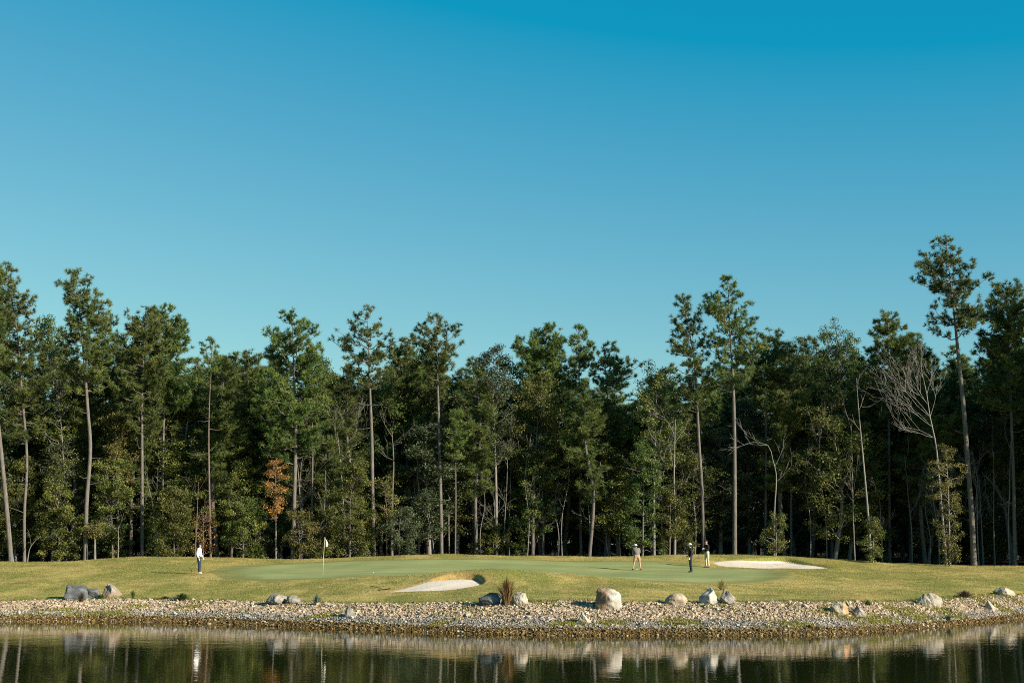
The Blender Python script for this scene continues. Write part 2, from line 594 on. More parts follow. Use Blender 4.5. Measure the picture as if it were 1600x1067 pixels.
# ------------------------------------------------------------------ water
m, t, b = mat('pond_water')
N = NT(t)
P = N.pos()
b.inputs['Base Color'].default_value = (0.012, 0.017, 0.004, 1)
b.inputs['Roughness'].default_value = 0.02
b.inputs['IOR'].default_value = 1.333
b.inputs['Specular IOR Level'].default_value = 0.5
w1 = N.noise(2.2, 3, N.mapping(P, (1.0, 1.6, 1)), 0.55)
w2 = N.noise(0.35, 2, N.mapping(P, (0.6, 1.6, 1), (4, 9, 0)), 0.5)
w3 = N.noise(8.0, 2, N.mapping(P, (1.0, 1.5, 1), (4, 9, 0)), 0.5)
hgt = N.math('ADD', N.math('MULTIPLY', w1, 0.0105), N.math('ADD', N.math('MULTIPLY', w2, 0.018), N.math('MULTIPLY', w3, 0.0019)))
calm = N.mrange(N.noise(0.05, 3, N.mapping(P, (0.5, 2.5, 1)), 0.5), 0.35, 0.65, 0.45, 1.0)
bm = N.n('ShaderNodeBump')
bm.inputs['Distance'].default_value = 0.33
N.link(calm, bm.inputs['Strength'])
N.link(hgt, bm.inputs['Height'])
N.link(bm.outputs[0], b.inputs['Normal'])
mb = MB()
wx, wy = np.linspace(-130, 130, 27), np.linspace(4, 82, 14)
A, B = np.meshgrid(wx, wy)
ii = (np.arange(13)[:, None] * 27 + np.arange(26)[None]).ravel()
mb.add(np.stack([A, B, np.zeros_like(A)], -1).reshape(-1, 3), np.stack([ii, ii + 1, ii + 28, ii + 27], -1))
tag(mb.build('pond_water', m, None, True), 'dark pond water reflecting the forest', 'water', None, 'structure')
# ------------------------------------------------------------------ pebbles of the bank
rng = np.random.default_rng(7)


def ico():
    p = (1 + 5 ** 0.5) / 2
    V = np.array([(-1, p, 0), (1, p, 0), (-1, -p, 0), (1, -p, 0), (0, -1, p), (0, 1, p), (0, -1, -p), (0, 1, -p), (p, 0, -1), (p, 0, 1), (-p, 0, -1), (-p, 0, 1)], float)
    V /= np.linalg.norm(V[0])
    F = np.array([(0, 11, 5), (0, 5, 1), (0, 1, 7), (0, 7, 10), (0, 10, 11), (1, 5, 9), (5, 11, 4), (11, 10, 2), (10, 7, 6), (7, 1, 8), (3, 9, 4), (3, 4, 2), (3, 2, 6), (3, 6, 8), (3, 8, 9), (4, 9, 5), (2, 4, 11), (6, 2, 10), (8, 6, 7), (9, 8, 1)])
    return V, F


def rot_rand(n, rng):
    q = rng.normal(size=(n, 4))
    q /= np.linalg.norm(q, axis=1)[:, None]
    w_, x, y, z = q.T
    return np.stack([1 - 2 * (y * y + z * z), 2 * (x * y - z * w_), 2 * (x * z + y * w_), 2 * (x * y + z * w_), 1 - 2 * (x * x + z * z), 2 * (y * z - x * w_), 2 * (x * z - y * w_), 2 * (y * z + x * w_), 1 - 2 * (x * x + y * y)], -1).reshape(n, 3, 3)


def bank_uv(X, Y):
    u_ = CX + FPX * X / (Y * CP)
    a, b_ = np.interp(u_, UG, CW), np.interp(u_, UG, CL)
    return u_, (Y - a) / (b_ - a)


def fbm(x, y, s, seed=0):
    a = x * s + seed * 17.3
    b_ = y * s - seed * 9.1
    return (np.sin(a * 1.3 + 1.7 * np.sin(b_ * 0.9)) + np.sin(b_ * 1.7 + 1.1 * np.sin(a * 1.1 + 2)) + 0.6 * np.sin(a * 2.9 + b_ * 2.3) + 0.5 * np.sin(b_ * 3.7 - a * 2.1)) / 3.1


NP = 104000
X = rng.uniform(-28.5, 30, NP)
Y = np.interp(CX + FPX * X / (62 * CP), UG, CW)
for _ in range(6):
    Y = np.interp(CX + FPX * X / (Y * CP), UG, CW)
Y = Y + rng.uniform(-0.06, 1.05, NP) * 4.6
u_, tt = bank_uv(X, Y)
edge = 0.985 + 0.05 * fbm(X, Y, 1.1, 3)
MOSS = [(40, 962, 50, 4), (150, 960, 75, 7), (215, 947, 28, 5), (295, 949, 32, 4.5), (100, 952, 30, 4), (880, 975, 30, 4), (960, 972, 26, 4), (1060, 972, 34, 5), (1250, 975, 40, 4), (1345, 966, 70, 9), (1300, 950, 20, 4),
        (1420, 958, 60, 10), (1475, 955, 60, 9), (1550, 944, 60, 8), (1590, 940, 30, 8), (690, 972, 30, 4), (500, 962, 40, 4), (1390, 968, 50, 6)]
MOSSW = [(ground_px(a_, b_), c_ * 0.028, d_ * 0.10) for a_, b_, c_, d_ in MOSS]


def moss_at(X, Y):
    m_ = np.zeros(X.shape)
    for g_, rx_, ry_ in MOSSW:
        m_ = np.maximum(m_, 1.25 - ((X - g_[0]) / rx_) ** 2 - ((Y - g_[1]) / ry_) ** 2)
    return np.clip(m_ + 0.45 * fbm(X, Y, 1.3, 1), 0, 1)


moss = moss_at(X, Y) * (tt > 0.14)
keep = (tt < edge) & (tt > -0.04) & (rng.random(NP) > moss * 0.72)
X, Y, tt, u_ = X[keep], Y[keep], tt[keep], u_[keep]
n = len(X)
sz = np.exp(rng.normal(np.where(tt > 0.42, math.log(0.038), math.log(0.031)), 0.36)).clip(0.018, 0.11)
IV = np.array([(x, y, z) for z in (-1, 1) for y in (-1, 1) for x in (-1, 1)], float) * 0.72
IF = np.array([(4, 5, 7), (4, 7, 6), (0, 1, 5), (0, 5, 4), (2, 6, 7), (2, 7, 3), (0, 4, 6), (0, 6, 2), (1, 3, 7), (1, 7, 5)])
S = sz[:, None] * np.stack([rng.uniform(0.8, 1.35, n), rng.uniform(0.75, 1.1, n), rng.uniform(0.5, 0.85, n)], -1)
V = IV[None] * S[:, None] * rng.uniform(0.68, 1.2, (n, 8, 1))
ya, ti, td = rng.uniform(0, 2 * math.pi, n), rng.normal(0, 0.3, n), rng.uniform(0, 2 * math.pi, n)
ca_, sa_ = np.cos(ya)[:, None], np.sin(ya)[:, None]
V = np.stack([V[..., 0] * ca_ - V[..., 1] * sa_, V[..., 0] * sa_ + V[..., 1] * ca_, V[..., 2]], -1)
V[..., 2] += (V[..., 0] * np.cos(td)[:, None] + V[..., 1] * np.sin(td)[:, None]) * np.tan(ti)[:, None]
V = V + np.stack([X, Y, H(X, Y) + sz * rng.uniform(-0.3, 0.75, n)], -1)[:, None]
F = (IF[None] + np.arange(n)[:, None, None] * 8).reshape(-1, 3)
mb = MB()
grey = np.clip((0.46 - tt + 0.10 * fbm(X, Y, 0.8, 5)) / 0.12, 0, 1)
wet = (tt < 0.16 + 0.014 * fbm(X, Y, 1.5, 8)).astype(float)
mb.add(V.reshape(-1, 3), F, np.repeat(rng.random(n), 8))
m, t, b = mat('pebble_stone')
N = NT(t)
v = N.attr('v').outputs['Fac']
tan = N.ramp(v, [(0.0, (0.13, 0.098, 0.065)), (0.2, (0.25, 0.185, 0.118)), (0.5, (0.36, 0.275, 0.18)), (0.75, (0.42, 0.33, 0.222)), (0.95, (0.50, 0.425, 0.32)), (1.0, (0.28, 0.14, 0.08))])
gry = N.ramp(v, [(0.0, (0.07, 0.066, 0.058)), (0.4, (0.21, 0.19, 0.16)), (0.75, (0.31, 0.27, 0.22)), (1.0, (0.48, 0.43, 0.36))])
wetc = N.ramp(v, [(0.0, (0.035, 0.022, 0.008)), (0.5, (0.13, 0.08, 0.022)), (0.9, (0.22, 0.15, 0.05)), (1.0, (0.42, 0.38, 0.30))])
c = N.mix(N.attr('grey').outputs['Fac'], tan, gry)
c = N.mix(N.attr('wet').outputs['Fac'], c, wetc)
N.link(c, b.inputs['Base Color'])
b.inputs['Roughness'].default_value = 0.8
tag(mb.build('pebbles', m, None, False, {'grey': np.repeat(grey, 8), 'wet': np.repeat(wet, 8)}), 'tan and grey pebbles covering the pond bank', 'pebbles', None, 'stuff')

# ------------------------------------------------------------------ grass as stuff
def foliage(name, dark, light, mid=None, trans=0.25, objvar=0.35):
    m, t, b = mat(name)
    N = NT(t)
    stops = [(0.0, dark), (1.0, light)] if mid is None else [(0.0, dark), (0.55, mid), (1.0, light)]
    c = N.ramp(N.attr('v').outputs['Fac'], stops)
    hs = N.n('ShaderNodeHueSaturation')
    N.link(c, hs.inputs['Color'])
    r = N.rnd()
    N.link(N.mrange(r, 0, 1, 0.485, 0.515), hs.inputs['Hue'])
    N.link(N.mrange(r, 0, 1, 1 - objvar / 2, 1 + objvar / 2), hs.inputs['Value'])
    c = hs.outputs[0]
    N.link(c, b.inputs['Base Color'])
    b.inputs['Roughness'].default_value = 0.55
    b.inputs['Specular IOR Level'].default_value = 0.3
    tr = N.n('ShaderNodeBsdfTranslucent')
    N.link(c, tr.inputs['Color'])
    mx = N.n('ShaderNodeMixShader')
    mx.inputs[0].default_value = trans
    N.link(b.outputs[0], mx.inputs[1])
    N.link(tr.outputs[0], mx.inputs[2])
    N.link(mx.outputs[0], t.nodes['Material Output'].inputs['Surface'])
    return m


def blades_into(mb, C, h, w_, lean, rng, v):
    """single-triangle blades: C base points (n,3)"""
    n = len(C)
    a = rng.uniform(0, 2 * math.pi, n)
    W_ = np.stack([np.cos(a), np.sin(a), np.zeros(n)], -1) * (np.broadcast_to(w_, (n,)) / 2)[:, None]
    a2 = rng.uniform(0, 2 * math.pi, n)
    l = np.abs(rng.normal(0, lean, n))
    T = C + np.stack([np.cos(a2) * l, np.sin(a2) * l, np.ones(n)], -1) * np.broadcast_to(h, (n,))[:, None]
    V = np.stack([C - W_, C + W_, T], 1).reshape(-1, 3)
    mb.add(V, np.arange(3 * n).reshape(-1, 3), np.repeat(np.broadcast_to(v, (n,)), 3))


FG_LAWN = foliage('lawn_blades', (0.16, 0.135, 0.034), (0.42, 0.345, 0.14), (0.29, 0.245, 0.08), 0.3, 0)
FG_EDGE = foliage('edge_grass', (0.05, 0.07, 0.015), (0.30, 0.28, 0.08), (0.15, 0.17, 0.04), 0.3, 0)
FG_MOSS = foliage('moss_weeds', (0.12, 0.12, 0.02), (0.38, 0.36, 0.07), (0.25, 0.25, 0.04), 0.3, 0)
# short rough across the lawn
n = 190000
Y = 58 + 48 * rng.random(n) ** 0.8
X = rng.uniform(-0.45, 0.45, n) * Y
u_, tt = bank_uv(X, Y)
ok = (tt > 1.02) & ~in_poly(X, Y, GREEN) & ~in_poly(X, Y, shrink(BK1, -0.03)) & ~in_poly(X, Y, shrink(BK2, -0.03)) & (Y < np.interp(u_, UG, CC) + 2.5)
X, Y = X[ok], Y[ok]
n = len(X)
mb = MB()
vv = np.clip(0.5 + 0.35 * fbm(X, Y, 0.6, 2) + rng.normal(0, 0.22, n), 0, 1)
blades_into(mb, np.stack([X, Y, H(X, Y) - 0.005], -1), rng.uniform(0.025, 0.065, n), 0.022, 0.6, rng, vv)
tag(mb.build('lawn_grass', FG_LAWN), 'short dormant grass over the lawn', 'grass', None, 'stuff')
# thicker fringe where the lawn meets the pebbles
n = 26000
X = rng.uniform(-34, 36, n)
Y = np.full(n, 64.0)
for _ in range(6):
    Y = np.interp(CX + FPX * X / (Y * CP), UG, CL)
Y = Y + rng.normal(0.12, 0.22, n)
u_, tt = bank_uv(X, Y)
ok = rng.random(n) < np.clip(0.55 + 0.6 * fbm(X, Y * 0, 0.5, 4), 0.15, 1)
X, Y = X[ok], Y[ok]
mb = MB()
blades_into(mb, np.stack([X, Y, H(X, Y) - 0.01], -1), rng.uniform(0.04, 0.13, len(X)), 0.03, 0.5, rng, rng.random(len(X)))
tag(mb.build('fringe_grass', FG_EDGE), 'ragged green grass fringe along the top of the pebbles', 'grass', None, 'stuff')
# moss and low weeds among the pebbles
n = 130000
X = rng.uniform(-34, 36, n)
Y = np.full(n, 62.0)
for _ in range(6):
    Y = np.interp(CX + FPX * X / (Y * CP), UG, CW)
Y = Y + rng.uniform(0.12, 0.95, n) * 4.6
u_, tt = bank_uv(X, Y)
moss = moss_at(X, Y) * (tt > 0.15)
ok = rng.random(n) < moss
X, Y = X[ok], Y[ok]
mb = MB()
blades_into(mb, np.stack([X, Y, H(X, Y) + 0.0], -1), rng.uniform(0.05, 0.12, len(X)), 0.05, 0.9, rng, rng.random(len(X)))
tag(mb.build('bank_weeds', FG_MOSS), 'yellow green moss and weeds between the bank pebbles', 'weeds', None, 'stuff')

# ------------------------------------------------------------------ boulders
def rock_mat(name, c1, c2, c3, patch=None, scale=2.2, layers=False):
    m, t, b = mat(name)
    N = NT(t)
    P = N.obj()
    f = N.noise(scale, 6, P, 0.65)
    c = N.ramp(f, [(0.32, c1), (0.5, c2), (0.68, c3)])
    sp = N.noise(scale * 9, 3, P, 0.7)
    c = N.mix(N.ramp(sp, [(0.58, (0, 0, 0)), (0.7, (0.55, 0.55, 0.55))]), c, tuple(x * 0.4 for x in c2))
    if patch:
        pc, axis, lo, hi = patch
        sx = N.n('ShaderNodeSeparateXYZ')
        N.link(P, sx.inputs[0])
        q = N.math('ADD', sx.outputs[axis], N.math('MULTIPLY', N.math('SUBTRACT', N.noise(3.0, 4, P), 0.5), 0.5))
        c = N.mix(N.mrange(q, lo, hi, 0, 0.85), c, pc)
    h = f
    if layers:
        wv = N.n('ShaderNodeTexWave')
        wv.bands_direction = 'Z'
        wv.inputs['Scale'].default_value = 1.3
        wv.inputs['Distortion'].default_value = 9
        wv.inputs['Detail'].default_value = 4
        N.link(N.mapping(P, (0.4, 0.4, 1)), wv.inputs['Vector'])
        c = N.mix(N.math('MULTIPLY', wv.outputs['Fac'], 0.35), c, tuple(x * 0.35 for x in c2))
        h = N.math('ADD', f, N.math('MULTIPLY', wv.outputs['Fac'], 0.35))
    N.link(c, b.inputs['Base Color'])
    b.inputs['Roughness'].default_value = 0.85
    N.link(N.bump(N.math('ADD', h, N.math('MULTIPLY', sp, 0.5)), 0.7, 0.06), b.inputs['Normal'])
    return m


SLATE = rock_mat('slate_stone', (0.05, 0.053, 0.055), (0.11, 0.115, 0.115), (0.20, 0.205, 0.20), None, 2.0, True)
DARKS = rock_mat('dark_stone', (0.05, 0.052, 0.05), (0.105, 0.11, 0.105), (0.25, 0.255, 0.24))
GREYS = rock_mat('grey_stone', (0.10, 0.092, 0.075), (0.21, 0.19, 0.155), (0.36, 0.33, 0.275))
GREYP = rock_mat('grey_peak_stone', (0.12, 0.11, 0.09), (0.21, 0.19, 0.155), (0.36, 0.34, 0.29), ((0.24, 0.17, 0.11), 2, 0.35, -0.1))
PALES = rock_mat('pale_stone', (0.193, 0.166, 0.121), (0.326, 0.284, 0.214), (0.430, 0.382, 0.301))
WHITE = rock_mat('white_stone', (0.161, 0.148, 0.123), (0.337, 0.316, 0.265), (0.466, 0.441, 0.377))
TWOTONE = rock_mat('two_tone_stone', (0.222, 0.202, 0.154), (0.371, 0.338, 0.275), (0.489, 0.454, 0.382), ((0.185, 0.108, 0.050), 0, 0.12, -0.2))
TANS = rock_mat('tan_stone', (0.222, 0.176, 0.115), (0.313, 0.252, 0.171), (0.404, 0.340, 0.246))
ORANG = rock_mat('orange_patch_stone', (0.264, 0.216, 0.141), (0.379, 0.320, 0.231), (0.494, 0.440, 0.342), ((0.453, 0.192, 0.060), 0, 0.02, 0.28))


def ico_sphere(sub):
    import bmesh
    bm = bmesh.new()
    bmesh.ops.create_icosphere(bm, subdivisions=sub, radius=1.0)
    V = np.array([v.co for v in bm.verts])
    F = np.array([[v.index for v in f.verts] for f in bm.faces])
    bm.free()
    return V, F


SV, SF = ico_sphere(5)


def boulder(label, box, material, seed, depth=0.8, peak=None, cuts=16, rough=0.075, group='boulders along the bank', tilt=0.0, cc=(0.52, 0.82)):
    """box = pixel box x0,y0,x1,y1 in the photograph; the foot stands on the bank"""
    x0, y0, x1, y1 = box
    foot = ground_px((x0 + x1) / 2, y1 - 1.5)
    d = foot[1] * CP
    wd, ht = (x1 - x0) / FPX * d, (y1 - y0) / FPX * d
    r = np.random.default_rng(seed)
    V = SV.copy()
    for k in range(cuts):
        nn = r.normal(size=3)
        nn[2] = nn[2] * 0.7 + 0.15
        nn /= np.linalg.norm(nn)
        c = r.uniform(*cc)
        dd = V @ nn - c
        V -= np.where(dd > 0, dd * 0.93, 0)[:, None] * nn
    o3 = r.uniform(0, 50, 3)
    dv = np.array([mnoise.fractal(Vector(p * 1.7 + o3), 0.9, 2.1, 5) for p in V])
    V = V * (1 + rough * 2.2 * dv)[:, None]
    fine_ = np.array([mnoise.fractal(Vector(p * 5 + o3), 0.8, 2.0, 3) for p in V])
    V = V * (1 + rough * 0.5 * fine_)[:, None]
    if tilt:
        c_, s_ = math.cos(tilt), math.sin(tilt)
        V = V @ np.array([[c_, 0, s_], [0, 1, 0], [-s_, 0, c_]])
    mn, mx = V.min(0), V.max(0)
    V = (V - (mn + mx) / 2) / (mx - mn) * 2
    if peak is not None:             # pull the upper half towards a ridge at x = peak
        zt = np.clip((V[:, 2] + 0.5) / 1.5, 0, 1) ** 0.9
        V[:, 0] = V[:, 0] * (1 - 0.74 * zt) + peak * zt * 0.74
        V[:, 1] *= (1 - 0.35 * zt)
    bury = 0.22
    full = ht / (1 - bury * 0.55)
    V = V * np.array([wd / 2, wd * depth / 2, full / 2])
    z0 = foot[2] + full / 2 - full * bury
    # scale height so the top meets the photograph's top edge
    mb = MB()
    mb.add(V, SF)
    o = mb.build('boulder', material, None, True)
    o.location = (foot[0], foot[1] + wd * depth * 0.36, z0)
    return tag(o, label, 'boulder', group)


boulder('large dark slate boulder with layered cracks, leftmost on the bank', (93, 911, 144, 938), SLATE, 3, 0.7, None, 18, 0.06)
boulder('small dark slate lump against the right side of the large layered boulder', (132, 918, 154, 937), SLATE, 5, 0.8, None, 12)
boulder('grey brown boulder with a pointed ridge beside the large slate boulder', (154, 910, 193, 935), GREYP, 8, 0.7, -0.35, 14)
boulder('rounded grey boulder with dark cracks in the left centre of the bank', (412, 925, 446, 947), GREYS, 11, 0.9, None, 12, 0.09, cc=(0.65, 0.9))
boulder('small half shadowed grey rock right of the rounded cracked boulder', (446, 929, 469, 945), GREYS, 14, 0.8, None, 11)
boulder('grey triangular standing rock alone amid the pebbles', (535, 943, 558, 965), GREYS, 17, 0.5, -0.1, 13)
boulder('low dark bluish boulder left of the brown grass tuft', (747, 924, 787, 948), DARKS, 21, 0.8, None, 12, 0.05, tilt=-0.25)
boulder('round cream boulder right of the brown grass tuft', (800, 923, 825, 947), PALES, 22, 0.9, None, 10, 0.07, cc=(0.7, 0.92))
boulder('biggest boulder, upright, half brown and half white, mid bank', (930, 915, 973, 955), TWOTONE, 29, 0.85, None, 12, 0.07, cc=(0.70, 0.92))
boulder('small pale rock below the biggest boulder, close to the water', (897, 954, 926, 976), PALES, 31, 0.8, -0.1, 13)
boulder('rounded tan granite boulder left of the white pointed boulder', (1039, 925, 1076, 947), TANS, 37, 0.8, None, 10, 0.05, cc=(0.7, 0.92))
boulder('white pointed boulder with a dark left flank on the bank', (1086, 916, 1131, 946), WHITE, 41, 0.75, 0.15, 13)
boulder('grey slanting boulder leaning behind the white pointed boulder', (1122, 918, 1158, 946), GREYS, 43, 0.7, -0.3, 12)
boulder('pale boulder with an orange patch on the right bank', (1298, 940, 1330, 961), ORANG, 47, 0.8, None, 11)
boulder('flat grey mossy rock beside the boulder with an orange patch', (1329, 945, 1359, 965), GREYS, 53, 0.8, -0.35, 12)
boulder('cream wedge shaped boulder, left one of a pair on the right bank', (1431, 924, 1460, 949), PALES, 59, 0.7, -0.1, 12)
boulder('cream blocky boulder, right one of a pair on the right bank', (1448, 925, 1475, 949), PALES, 61, 0.7, None, 12)
boulder('small pale angular rock near the water at far right', (1538, 936, 1563, 957), PALES, 67, 0.7, -0.3, 13)
boulder('pale low boulder at the lawn edge, farthest right', (1556, 916, 1591, 932), PALES, 71, 0.8, None, 12, 0.06)

# ------------------------------------------------------------------ plants of the bank
def clump(name, label, cat, px, py, hpx, wpx, material, nb, seed, bw=0.02, spread=0.5, curve=0.25, group='plants on the bank', stem=False):
    """arching blades from a common base; each blade three segments"""
    g = ground_px(px, py)
    r = np.random.default_rng(seed)
    s = g[1] * CP / FPX
    h, wd = hpx * s, wpx * s / 2
    mb = MB()
    for k in range(nb):
        a = r.uniform(0, 2 * math.pi)
        rr = abs(r.normal(0, 0.5))
        L = h * r.uniform(0.55, 1.05)
        dirv = np.array([math.cos(a), math.sin(a) * 0.7, 0])
        bx = dirv * wd * 0.3 * rr * r.random()
        out = wd * min(rr, 1.3) * spread * 1.6
        tv = np.linspace(0, 1, 4)
        C = bx + dirv * (out * tv ** 1.6)[:, None] + np.array([0, 0, 1]) * (L * (tv - curve * rr * tv ** 2.5))[:, None]
        side = np.array([-dirv[1], dirv[0], 0.0])
        side = side / np.linalg.norm(side) if r.random() < 0.5 else np.array([1.0, 0, 0])
        w_ = bw * np.array([0.8, 1.0, 0.7, 0.1])
        V = np.stack([C - side * w_[:, None] / 2, C + side * w_[:, None] / 2], 1).reshape(-1, 3)
        mb.add(V, np.array([[0, 1, 3, 2], [2, 3, 5, 4], [4, 5, 7, 6]]), np.clip(r.normal(0.5, 0.25), 0, 1))
    root = thing(name, label, cat, (g[0], g[1], g[2] - 0.02), 0, group)
    mb.build('leaf_blades', material, root)
    return root


BROWNG = foliage('brown_bunchgrass', (0.06, 0.035, 0.012), (0.34, 0.20, 0.09), (0.17, 0.09, 0.035), 0.25, 0)
GREENW = foliage('green_weed', (0.02, 0.045, 0.012), (0.10, 0.15, 0.04), (0.05, 0.09, 0.025), 0.25, 0)
GREYGW = foliage('grey_green_weed', (0.06, 0.085, 0.06), (0.22, 0.28, 0.20), (0.12, 0.17, 0.12), 0.25, 0)
TWIGB = foliage('brown_twigs', (0.025, 0.018, 0.01), (0.14, 0.10, 0.055), (0.07, 0.05, 0.03), 0.1, 0)
STRAWW = foliage('straw_weed', (0.20, 0.16, 0.05), (0.46, 0.40, 0.17), (0.32, 0.27, 0.09), 0.3, 0)
clump('ornamental_grass', 'tall rusty brown bunchgrass between the dark and cream boulders', 'grass tuft', 792, 946, 47, 40, BROWNG, 380, 1, 0.034, 0.55)
clump('weed_plant', 'thin brown twiggy weed in front of the large slate boulder', 'weed', 127, 940, 19, 24, TWIGB, 120, 2, 0.02, 0.7)
clump('weed_plant', 'dark green weed in the gap between the two left boulders', 'weed', 156, 936, 10, 20, GREENW, 120, 3, 0.035, 0.7)
clump('weed_plant', 'dark leaning weed sprig right of the ridged left boulder', 'weed', 208, 934, 14, 16, GREENW, 40, 4, 0.035, 0.8)
clump('weed_plant', 'broad dark green weed patch at the left lawn edge', 'weed', 285, 938, 14, 34, GREENW, 300, 5, 0.035, 0.8)
clump('weed_plant', 'low green weeds just left of the broad weed patch', 'weed', 258, 936, 7, 32, GREENW, 180, 6, 0.03, 0.8)
clump('weed_plant', 'spiky grey green weed right of the small shadowed rock', 'weed', 495, 945, 21, 26, GREYGW, 90, 7, 0.035, 0.75, 0.4)
clump('weed_plant', 'wispy straw coloured weed behind the slanting grey boulder', 'weed', 1128, 921, 20, 40, STRAWW, 160, 8, 0.018, 0.7)
clump('weed_plant', 'low green weed under the white pointed boulder', 'weed', 1100, 948, 6, 26, GREENW, 90, 9, 0.03, 0.8)
clump('weed_plant', 'small bright green weed above the orange patched boulder', 'weed', 1356, 946, 11, 14, GREENW, 110, 10, 0.035, 0.8)
clump('weed_plant', 'green weed clump by the water below the pair of cream boulders', 'weed', 1482, 969, 11, 20, GREENW, 130, 11, 0.03, 0.7)
clump('scrub_bush', 'dark brown scrubby bush at the lawn edge on the right', 'bush', 1507, 934, 14, 34, TWIGB, 420, 12, 0.025, 0.85)
clump('weed_plant', 'dry brown weed on the pebbles below the tan boulder', 'weed', 1063, 975, 7, 36, STRAWW, 120, 13, 0.03, 0.8)
# ------------------------------------------------------------------ trees
def bark(name, dark, light, vs=1.0, rough=0.9):
    m, t, b = mat(name)
    N = NT(t)
    P = N.obj()
    f = N.noise(3.2 * vs, 5, N.mapping(P, (3.0, 3.0, 0.6)), 0.65)
    c = N.ramp(f, [(0.3, dark), (0.7, light)])
    g = N.noise(0.5, 3, P)
    c = N.mix(N.ramp(g, [(0.35, (0.5, 0.5, 0.5)), (0.6, (0, 0, 0))]), c, tuple((a + b_) / 3 for a, b_ in zip(dark, light)))
    N.link(c, b.inputs['Base Color'])
    b.inputs['Roughness'].default_value = rough
    N.link(N.bump(f, 0.8, 0.04), b.inputs['Normal'])
    return m


BARK_PINE = bark('pine_bark', (0.07, 0.061, 0.05), (0.185, 0.166, 0.142))
BARK_OAK = bark('oak_bark', (0.06, 0.052, 0.045), (0.17, 0.15, 0.13))
BARK_PALE = bark('pale_bark', (0.11, 0.10, 0.085), (0.25, 0.235, 0.205))
BARK_RED = bark('reddish_bark', (0.085, 0.062, 0.048), (0.19, 0.140, 0.108))
NEEDLE = foliage('pine_needles', (0.029, 0.055, 0.013), (0.232, 0.244, 0.056), (0.097, 0.134, 0.031), 0.28)
NEEDLE_B = foliage('bright_needles', (0.031, 0.065, 0.014), (0.211, 0.255, 0.052), (0.096, 0.147, 0.030), 0.22, 0.2)
LEAF_D = foliage('dark_leaves', (0.023, 0.046, 0.010), (0.144, 0.175, 0.039), (0.069, 0.099, 0.020), 0.2)
LEAF_O = foliage('olive_leaves', (0.033, 0.050, 0.011), (0.217, 0.214, 0.050), (0.100, 0.117, 0.024), 0.25)
LEAF_Y = foliage('yellowing_leaves', (0.055, 0.062, 0.014), (0.275, 0.235, 0.060), (0.140, 0.138, 0.034), 0.3)
LEAF_R = foliage('russet_leaves', (0.160, 0.075, 0.018), (0.560, 0.300, 0.085), (0.360, 0.175, 0.045), 0.3)
LEAF_G = foliage('grey_green_leaves', (0.028, 0.042, 0.018), (0.135, 0.152, 0.068), (0.065, 0.084, 0.035), 0.2)


def prof_at(prof, z):
    zs = np.array([p[0] for p in prof])
    o = np.argsort(zs)
    zs = zs[o]
    l = np.array([p[1] for p in prof])[o]
    r = np.array([p[2] for p in prof])[o]
    return np.interp(z, zs, l), np.interp(z, zs, r)


def trunk_x(pts, z):
    return np.array([np.interp(z, pts[:, 2], pts[:, 0]), np.interp(z, pts[:, 2], pts[:, 1]), z])


def needles_mesh(C, Dv, L, k, wdt, rng, v):
    n = len(C)
    q = rng.normal(size=(n, k, 3))
    q /= np.linalg.norm(q, axis=2)[:, :, None]
    q = q + Dv[:, None] * 0.75
    q[..., 2] += 0.12
    q /= np.linalg.norm(q, axis=2)[:, :, None]
    ln = L * rng.uniform(0.7, 1.15, (n, k, 1))
    s = np.cross(q, rng.normal(size=(n, k, 3)))
    s /= np.linalg.norm(s, axis=2)[:, :, None] + 1e-9
    c = C[:, None] + q * ln * 0.05
    V = np.stack([c - s * wdt / 2, c + s * wdt / 2, c + q * ln], 2).reshape(-1, 3)
    F = np.arange(n * k * 3).reshape(-1, 3)
    vv = np.clip(v[:, None] + rng.normal(0, 0.14, (n, k)), 0, 1)
    return V, F, np.repeat(vv.ravel(), 3)


def leaves_mesh(C, size, rng, v):
    n = len(C)
    nn = rng.normal(size=(n, 3))
    nn[:, 2] += 0.5
    nn /= np.linalg.norm(nn, axis=1)[:, None]
    a = np.cross(nn, rng.normal(size=(n, 3)))
    a /= np.linalg.norm(a, axis=1)[:, None]
    b_ = np.cross(nn, a)
    s = size * rng.uniform(0.6, 1.25, (n, 1))
    V = np.stack([C - a * s * 0.55, C - b_ * s * 0.32, C + a * s * 0.55, C + b_ * s * 0.32], 1)
    return V.reshape(-1, 3), np.arange(4 * n).reshape(-1, 4), np.repeat(v, 4)


def limb_path(p0, p1, rise, rng, n=7, wob=0.05):
    t = np.linspace(0, 1, n)[:, None]
    d = p1 - p0
    P = p0 + d * t
    P[:, 2] += -rise * np.sin(np.pi * t[:, 0]) * 0.5
    L = np.linalg.norm(d)
    W_ = rng.normal(0, wob * L, (n, 3))
    W_[0] = W_[-1] = 0
    return P + W_ * np.sin(np.pi * t)


